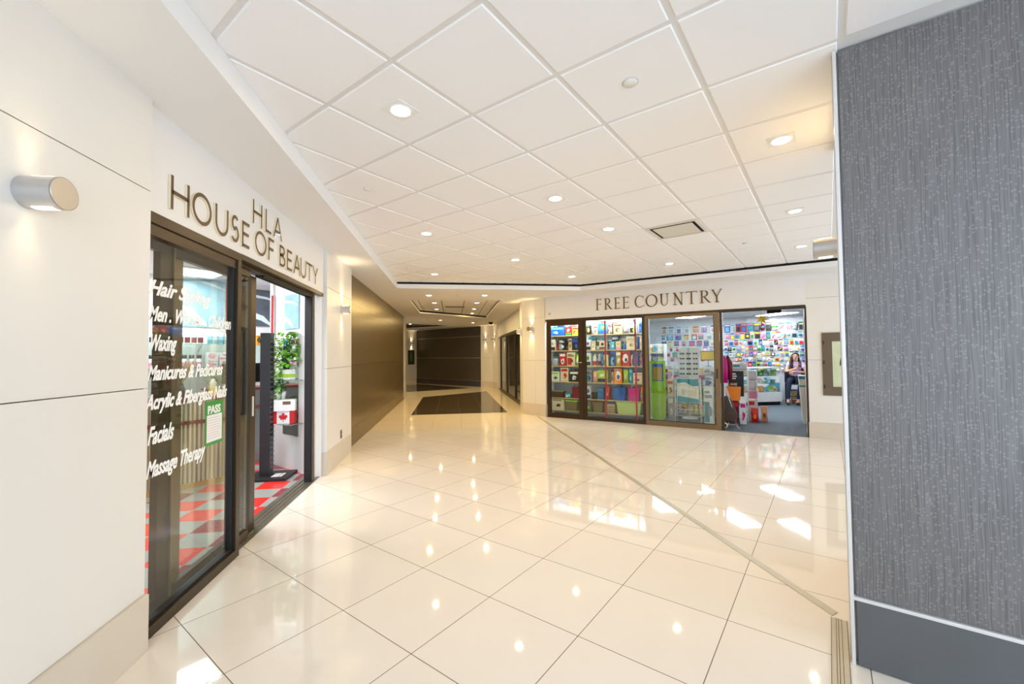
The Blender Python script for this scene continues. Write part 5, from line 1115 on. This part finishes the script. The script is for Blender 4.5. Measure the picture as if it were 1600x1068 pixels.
b = MB(); b.lathe([(0, 0), (.013, .004), (.012, .02), (.006, .04), (0, .045)], 10, M=Matrix.Translation((.012, -.128, 1.325))); b.build('nose', M_SKIN, wm)
b = MB(); b.tube([(-.012, -.122, 1.302), (.012, -.130, 1.297), (.036, -.122, 1.302)], [.003, .0065, .003], 8); b.build('mouth', mat('lips', (186, 76, 84), .4), wm)
for sx in (-.072, .094): b = MB(); b.lathe([(0, 0), (.014, .006), (.016, .02), (.01, .036), (0, .04)], 8, M=Matrix.Translation((sx, -.035, 1.335))); b.build('ear', M_SKIN, wm)
for an, ft in ((anL, ftL), (anR, ftR)):
    p = Vector(V[ft]); b = MB(); b.tube([(V[an][0], V[an][1] + .04, .035), (V[an][0], V[an][1] - .02, .045), tuple(p + Vector((0, 0, -.01))), (p.x, p.y - .10, .03)], [.03, .045, .045, .028], 12); b.build('shoe', M_INK, wm)
t = thing('phone', 'black smartphone held up in the seated woman\'s hand', 'phone', FF, CX + .105, CY - .375, 1.075, .15)
b = MB(); b.box(-.036, .036, -.004, .004, 0, .145, bev=.003, M=Matrix.Rotation(-.35, 4, 'X')); b.build('phone_body', M_INK, t)
b = MB(); b.box(-.026, -.008, -.006, -.003, .12, .138, M=Matrix.Rotation(-.35, 4, 'X')); b.build('camera_lens', M_STEEL, t)

# ================================================================ SALON INTERIOR (FS: x = p, y = q)
t = thing('reception_counter', 'ribbed salon reception counter with a dark red band and pale top', 'counter', FS, 1.0, 6.05, .001)
M_RIB = mat('corrugated_panel', (206, 190, 158), .4, var=.06); M_OX = mat('oxblood_trim', (128, 40, 30), .3)
b = MB(); b.box(-1.9, 1.02, -.16, .25, 0, 1.0); b.build('carcass', mat('counter_core', (150, 136, 110), .5), t)
b = MB()
for k in range(66): b.tube([(-1.86 + .0435 * k, -.17, .06), (-1.86 + .0435 * k, -.17, .98)], .014, 6, caps=False)
b.build('ribbed_front', M_RIB, t)
b = MB(); b.box(-1.92, 1.04, -.19, -.155, .73, .77, bev=.003); b.box(-1.92, 1.04, -.20, .26, 1.0, 1.03, bev=.004); b.build('red_band', M_OX, t)
b = MB(); b.box(-1.92, 1.04, -.18, -.15, 0, .06); b.build('counter_plinth', mat('gold_plinth', (190, 146, 60), .3, metal=.5), t)
t = thing('side_counter', 'grey fronted side counter with two dark red edges seen through the salon doorway', 'counter', FS, 2.35, 6.72, .001)
b = MB(); b.box(-.25, .42, -.20, .2, 0, 1.04); b.build('carcass', mat('grey_counter', (120, 122, 120), .35, var=.15), t)
b = MB(); b.box(-.27, .44, -.23, .22, 1.04, 1.065, bev=.003); b.box(-.27, .44, -.22, -.19, .78, .81, bev=.003); b.build('red_edge', M_OX, t)
t = thing('monitor', 'black flat monitor standing on the grey side counter', 'monitor', FS, 2.50, 6.72, 1.0665)
b = MB(); b.box(-.24, .24, -.02, .02, .06, .34, bev=.006); b.build('screen_housing', M_INK, t)
b = MB(); b.box(-.225, .225, -.024, -.02, .075, .325); b.build('screen', mat('dark_screen', (14, 16, 22), .08), t)
b = MB(); b.box(-.08, .08, -.07, .07, 0, .012, bev=.003); b.box(-.02, .02, -.01, .02, .01, .1); b.build('monitor_stand', M_INK, t)
# shelves with hair products
for z, nm in ((1.68, 'upper'), (1.36, 'lower')):
    t = thing('glass_shelf', '%s green-edged glass shelf of hair products behind the salon counter' % nm, 'shelf', FS, 2.1, 7.05, z - .012)
    b = MB(); b.box(-1.1, 1.05, -.14, .14, 0, .012, bev=.001); b.build('glass', M_SHELFGLASS, t)
    for x in (-.9, 0, .5): b = MB(); b.prism([(0, 0), (.22, 0), (.22, -.09), (.18, -.09)], -.008, .008, M=Matrix.Translation((x, -.08, 0)) @ Matrix(((0, 0, 1, 0), (1, 0, 0, 0), (0, 1, 0, -.001), (0, 0, 0, 1)))); b.build('bracket', M_WHITE, t)
gp = 'hair products on the glass shelves'
k = 0
for p in [1.18 + .075 * i for i in range(14)]:
    if 2.13 < p < 2.16: continue
    if p > 2.15: break
    product('bottle', FS, p, 6.98, 1.681, .058, .05, .215 if p > 1.8 else .19, 'white', 'white', 'maroon' if p > 1.8 else 'navy', 'tall white bottle with %s band, %s along the upper salon shelf' % ('maroon' if p > 1.8 else 'navy', ORD[k]), 'bottle', gp); k += 1
k = 0
for p in [2.195 + .072 * i for i in range(5)]:
    product('jar', FS, p, 6.98, 1.681, .062, .05, .15, 'cyan', 'white', 'teal', 'cyan jar with white lid, %s of the jars beside the tall white bottles' % ORD[k], 'jar', gp); k += 1
k = 0
for p in [1.30 + .085 * i for i in range(10)]:
    product('jar', FS, p, 6.98, 1.361, .06, .05, .17, 'white', 'black', 'pink', 'white bottle with black lid, %s along the lower salon shelf' % ORD[k], 'bottle', gp); k += 1
for i, p in enumerate((2.21, 2.36)):
    for j in range(2):
        product('box', FS, p, 6.98, 1.361 + .1005 * j, .13, .12, .10, 'white', 'pink', 'grey', 'white carton with pink print, %s of the pair %s to the bottles' % ('top' if j else 'bottom', 'next' if i == 0 else 'farther'), 'carton', gp)
product('box', FS, 2.82, 6.98, 1.681, .06, .05, .14, 'orange', 'black', 'green', 'small orange carton on the upper shelf seen through the salon doorway', 'carton', None)
product('box', FS, 2.93, 6.98, 1.681, .09, .04, .12, 'navy', 'cyan', 'white', 'navy frame standing beside the small orange carton', 'frame', None)
product('bottle', FS, 2.88, 6.98, 1.361, .05, .05, .15, 'beige', 'brown', 'cream', 'beige bottle on the lower shelf seen through the salon doorway', 'bottle', None)
def poster(F, x, z, w_, h, lab, m1, m2):
    t = thing('wall_poster', lab, 'poster', F, x, -.002, z)
    b = MB(); b.box(-w_ / 2, w_ / 2, -.012, 0, 0, h, bev=.001); b.build('sheet', m1, t)
    b = MB(); b.ribbon([(-w_ * .48, h * .30), (-w_ * .15, h * .22), (w_ * .1, h * .06), (w_ * .14, h * .02)], [h * .16, h * .14, h * .06, h * .02], -.0145, -.012); b.ribbon([(-w_ * .49, h * .82), (0, h * .78), (w_ * .49, h * .66)], [h * .08, h * .06, h * .02], -.0145, -.012); b.build('picture', [m2, m2], t)
FB = FS @ Matrix.Translation((0, 7.2, 0))
poster(FB, 2.12, 1.93, .66, .86, 'large pale blue hair poster on the salon back wall', mat('pale_blue_poster', (150, 190, 204), .3, var=.35, scale=4), mat('poster_white', (226, 236, 238), .3))
poster(FB, 3.03, 1.98, .46, .58, 'dark grey hair poster on the salon back wall beside the red post', mat('slate_poster', (96, 102, 112), .3, var=.45, scale=5), mat('poster_white', (226, 236, 238), .3))
poster(FB, 1.0, 1.5, .8, 1.1, 'large pale silver poster near the end of the salon back wall', mat('silver_poster', (196, 200, 208), .3, var=.25, scale=4), mat('poster_white', (226, 236, 238), .3))
for p, lab in ((2.47, 'thin red vertical trim beside the pale blue poster'), (2.60, 'second thin red vertical trim on the salon back wall')):
    t = thing('red_trim', lab, 'trim', FB, p, -.002, 1.7); b = MB(); b.box(-.014, .014, -.02, 0, 0, 1.0, bev=.002); b.build('strip', M_RED, t)
t = thing('red_trim', 'thin red vertical trim by the white corner over the plants', 'trim', FS, 2.68, 6.20, .9); b = MB(); b.box(-.010, .008, -.02, .012, 0, 1.45, bev=.002); b.build('strip', M_RED, t)
# side wall with mirror, shelves and plants  (x = -q)
FSW = frame(2.72 / R2, 2.72 / R2, -PI / 4)
poster(FSW, -5.69, 1.86, .38, .46, 'pale teal poster on the salon side wall above the plants', mat('teal_poster', (140, 184, 196), .3, var=.35, scale=7), mat('poster_white', (226, 236, 238), .3))
t = thing('wall_mirror', 'tall frameless mirror behind the plant shelves on the salon side wall', 'mirror', FSW, -5.72, -.002, .46)
b = MB(); b.box(-.21, .21, -.006, 0, 0, 1.28); b.build('mirror_glass', mat('mirror_silver', (205, 208, 200), .02, metal=1.0, var=0), t)
for z, nm in ((1.20, 'upper'), (.65, 'lower')):
    t = thing('glass_shelf', '%s glass plant shelf on the salon side wall' % nm, 'shelf', FSW, -5.60, -.14, z - .01)
    b = MB(); b.box(-.28, .24, -.09, .13, 0, .01, bev=.001); b.build('glass', M_SHELFGLASS, t)
    for sx in (-.2, .18): b = MB(); b.tube([(sx, .135, .005), (sx, -.02, -.008)], .006, 8); b.build('shelf_bracket', M_STEEL, t)
def leafmesh(b, base, tip, wd, up=(0, 0, 1)):
    a, c = Vector(base), Vector(tip); d = (c - a); s = d.cross(Vector(up)).normalized() * wd; m1 = a + d * .35; dn = Vector((0, 0, -.12 * d.length))
    v = [b.bm.verts.new(q) for q in (a, m1 + s, a + d * .75 + s * .6 + dn, c + dn * 2, a + d * .75 - s * .6 + dn, m1 - s, m1 + Vector((0, 0, wd * -.35)))]
    for q in ((0, 6, 1), (1, 6, 2), (2, 6, 3), (3, 6, 4), (4, 6, 5), (5, 6, 0)): b.bm.faces.new([v[i] for i in q])
def plant(F, x, y, z, lab, pot, n, spread, hgt, leaf, wd, m, seed, trail=0, potc=None, rz=0.0):
    t = thing('potted_plant', lab, 'plant', F, x, y, z, rz)
    b = MB()
    if pot == 'rect': b.box(-.11, .11, -.055, .055, 0, .13, bev=.006); b.build('pot', M_WHITE, t); b = MB(); b.box(-.112, .112, -.057, .057, .03, .075, bev=.003); b.build('pot_band', C_('lime'), t)
    else: b.lathe([(0, 0), (.045, 0), (.06, .10), (.055, .10), (.05, .09), (0, .09)], 18); b.build('pot', potc or C_('white'), t)
    rn = random.Random(seed); b = MB(); bs = MB()
    for i in range(n):
        a = rn.uniform(0, 2 * PI); r = rn.uniform(.2, 1) * spread; zz = rn.uniform(.1, 1) * hgt + .12
        if trail and rn.random() < trail: zz = rn.uniform(-.28, .15); r = spread * rn.uniform(.5, 1.0); a = rn.uniform(PI * .9, PI * 1.6)
        y_ = min(r * math.sin(a) * .6, .07); p = Vector((r * math.cos(a), y_, zz)); tp = p + Vector((math.cos(a) * leaf * rn.uniform(.6, 1), math.sin(a) * leaf * .6 if y_ < .05 else -leaf * .3, rn.uniform(-.5, .5) * leaf))
        leafmesh(b, p, tp, wd * rn.uniform(.7, 1.1))
        if i % 3 == 0: bs.tube([(rn.uniform(-.03, .03), 0, .09), (p.x * .5, p.y * .5, max(zz, .1) * .6 + .08), tuple(p)], .0025, 5, caps=False)
    b.build('foliage', m, t, recalc=False); bs.build('stems', M_LEAF_D, t)
    return t
plant(FSW, -5.60, -.13, 1.2005, 'bushy green pothos in a white and lime pot on the upper plant shelf', 'rect', 300, .17, .50, .092, .030, M_LEAF, 3, trail=.2, rz=.3)
t = thing('gift_carton', 'red and white maple leaf flag carton on the lower plant shelf', 'carton', FSW, -5.56, -.15, .6505, .80)
b = MB(); b.box(-.125, .125, -.06, .06, 0, .16, bev=.002); b.build('carton', M_WHITE, t)
for xa in (-.1255, .075): b = MB(); b.box(xa, xa + .0505, -.0615, .0605, 0, .1605); b.build('red_bar', M_RED, t)
ML = [(0, -.5), (.04, -.5), (.03, -.22), (.30, -.28), (.26, -.16), (.5, .06), (.40, .10), (.45, .26), (.30, .22), (.26, .30), (.12, .16), (.18, .42), (.09, .38), (0, .55)]
LP = [(x, y) for x, y in ML] + [(-x, y) for x, y in ML[::-1][1:-1]]
b = MB(); sc = .115; tri = tessellate_polygon([[Vector((x, y, 0)) for x, y in LP]]); vv = [b.bm.verts.new((x * sc, -.0618, .08 + y * sc)) for x, y in LP]
for q in tri: b.bm.faces.new([vv[i] for i in q])
b.build('maple_leaf', M_RED, t)
t = thing('white_carton', 'plain white carton with small print stacked on the flag carton', 'carton', FSW, -5.53, -.16, .812, .95)
b = MB(); b.box(-.12, .12, -.055, .055, 0, .14, bev=.002); b.build('carton', M_WHITE, t)
b = MB(); b.box(-.02, .07, -.057, -.054, .08, .12); b.build('print', C_('brown'), t)
plant(FSW, -5.62, -.17, .953, 'dark green fern standing on the white carton', 'round', 60, .11, .12, .07, .014, M_LEAF_D, 8)
plant(FSW, -5.80, -.12, .6505, 'small green plant at the end of the lower plant shelf', 'round', 50, .08, .20, .07, .016, M_LEAF_D, 12, potc=C_('green'))
# black display column
t = thing('display_column', 'tall black slotted display column on a flat base inside the salon doorway', 'display stand', FS, 2.385, 5.595, .001, -PI / 4)
b = MB(); b.box(-.20, .28, -.20, .20, 0, .035, bev=.006); b.build('base', M_INK, t)
b = MB(); b.box(-.08, .04, -.05, .06, .035, 1.79, bev=.004); b.build('column', mat('black_column', (34, 36, 40), .35), t)
b = MB()
for k in range(26): b.box(.039, .047, -.045, .055, .12 + .062 * k, .135 + .062 * k)
b.build('slot_ribs', mat('slot_grey', (92, 96, 100), .4), t)
b = MB(); b.box(.08, .16, -.12, .04, .0352, .0368); b.box(.17, .20, -.12, .04, .0352, .0368); b.build('base_print', M_WHITE, t)
# items on the reception counter
def dry(F, x, y, z):
    t = thing('dried_grass_vase', 'bundle of dry straw-coloured grass standing on the salon counter', 'vase', F, x, y, z)
    b = MB(); b.lathe([(0, 0), (.05, 0), (.06, .08), (.035, .16), (.03, .16), (0, .02)], 18); b.build('vase', C_('brown'), t)
    b = MB(); rn = random.Random(4)
    for k in range(60): a = rn.uniform(0, 6.28); r = rn.uniform(.05, .16); b.tube([(0, 0, .12), (r * .5 * math.cos(a), r * .5 * math.sin(a), .26), (r * math.cos(a), r * math.sin(a), .40 + rn.uniform(-.05, .04))], [.004, .007, .003], 5, caps=False)
    b.build('dry_stems', mat('straw', (176, 146, 92), .8, var=.3), t)
dry(FS, 1.62, 6.12, 1.0315)
product('bottle', FS, 1.92, 5.99, 1.0315, .07, .05, .20, 'cream', 'white', 'yellow', 'cream pump bottle on the salon counter beside the dry grass', 'bottle', None)
plant(FS, 1.98, 6.16, 1.0315, 'spiky pale green plant at the end of the salon counter', 'round', 60, .09, .22, .09, .012, mat('pale_leaf', (150, 184, 110), .45, var=.3, scale=20), 31, potc=C_('lime'))
product('pouch', FS, 1.50, 6.06, 1.0315, .24, .14, .14, 'teal', 'cyan', 'blue', 'teal folded towel pack on the salon counter', 'towel', None)
product('box', FS, 1.12, 6.06, 1.0315, .18, .14, .16, 'white', 'blue', 'navy', 'white carton with blue print on the salon counter near the wall end', 'carton', None)
# inspection sign on the glass
t = thing('inspection_sign', 'green and white PASS notice taped to the salon glass', 'sign', FW, 3.195, .034, .895)
b = MB(); b.box(-.105, .105, -.0012, .0012, 0, .30); b.build('green_sheet', C_('green'), t)
b = MB(); b.box(-.093, .093, -.0018, -.001, .022, .205); b.build('white_form', M_WHITE, t)
b = MB()
for k in range(9): b.box(-.075, .06 + .01 * (k % 3), -.0022, -.0016, .185 - .017 * k - .002, .185 - .017 * k)
b.build('form_lines', col((190, 150, 160)), t)
o = text_mesh('PASS', .075, 'pass_text', M_WHITE, t, offset=.003); o.location = (-.085, -.002, .215)
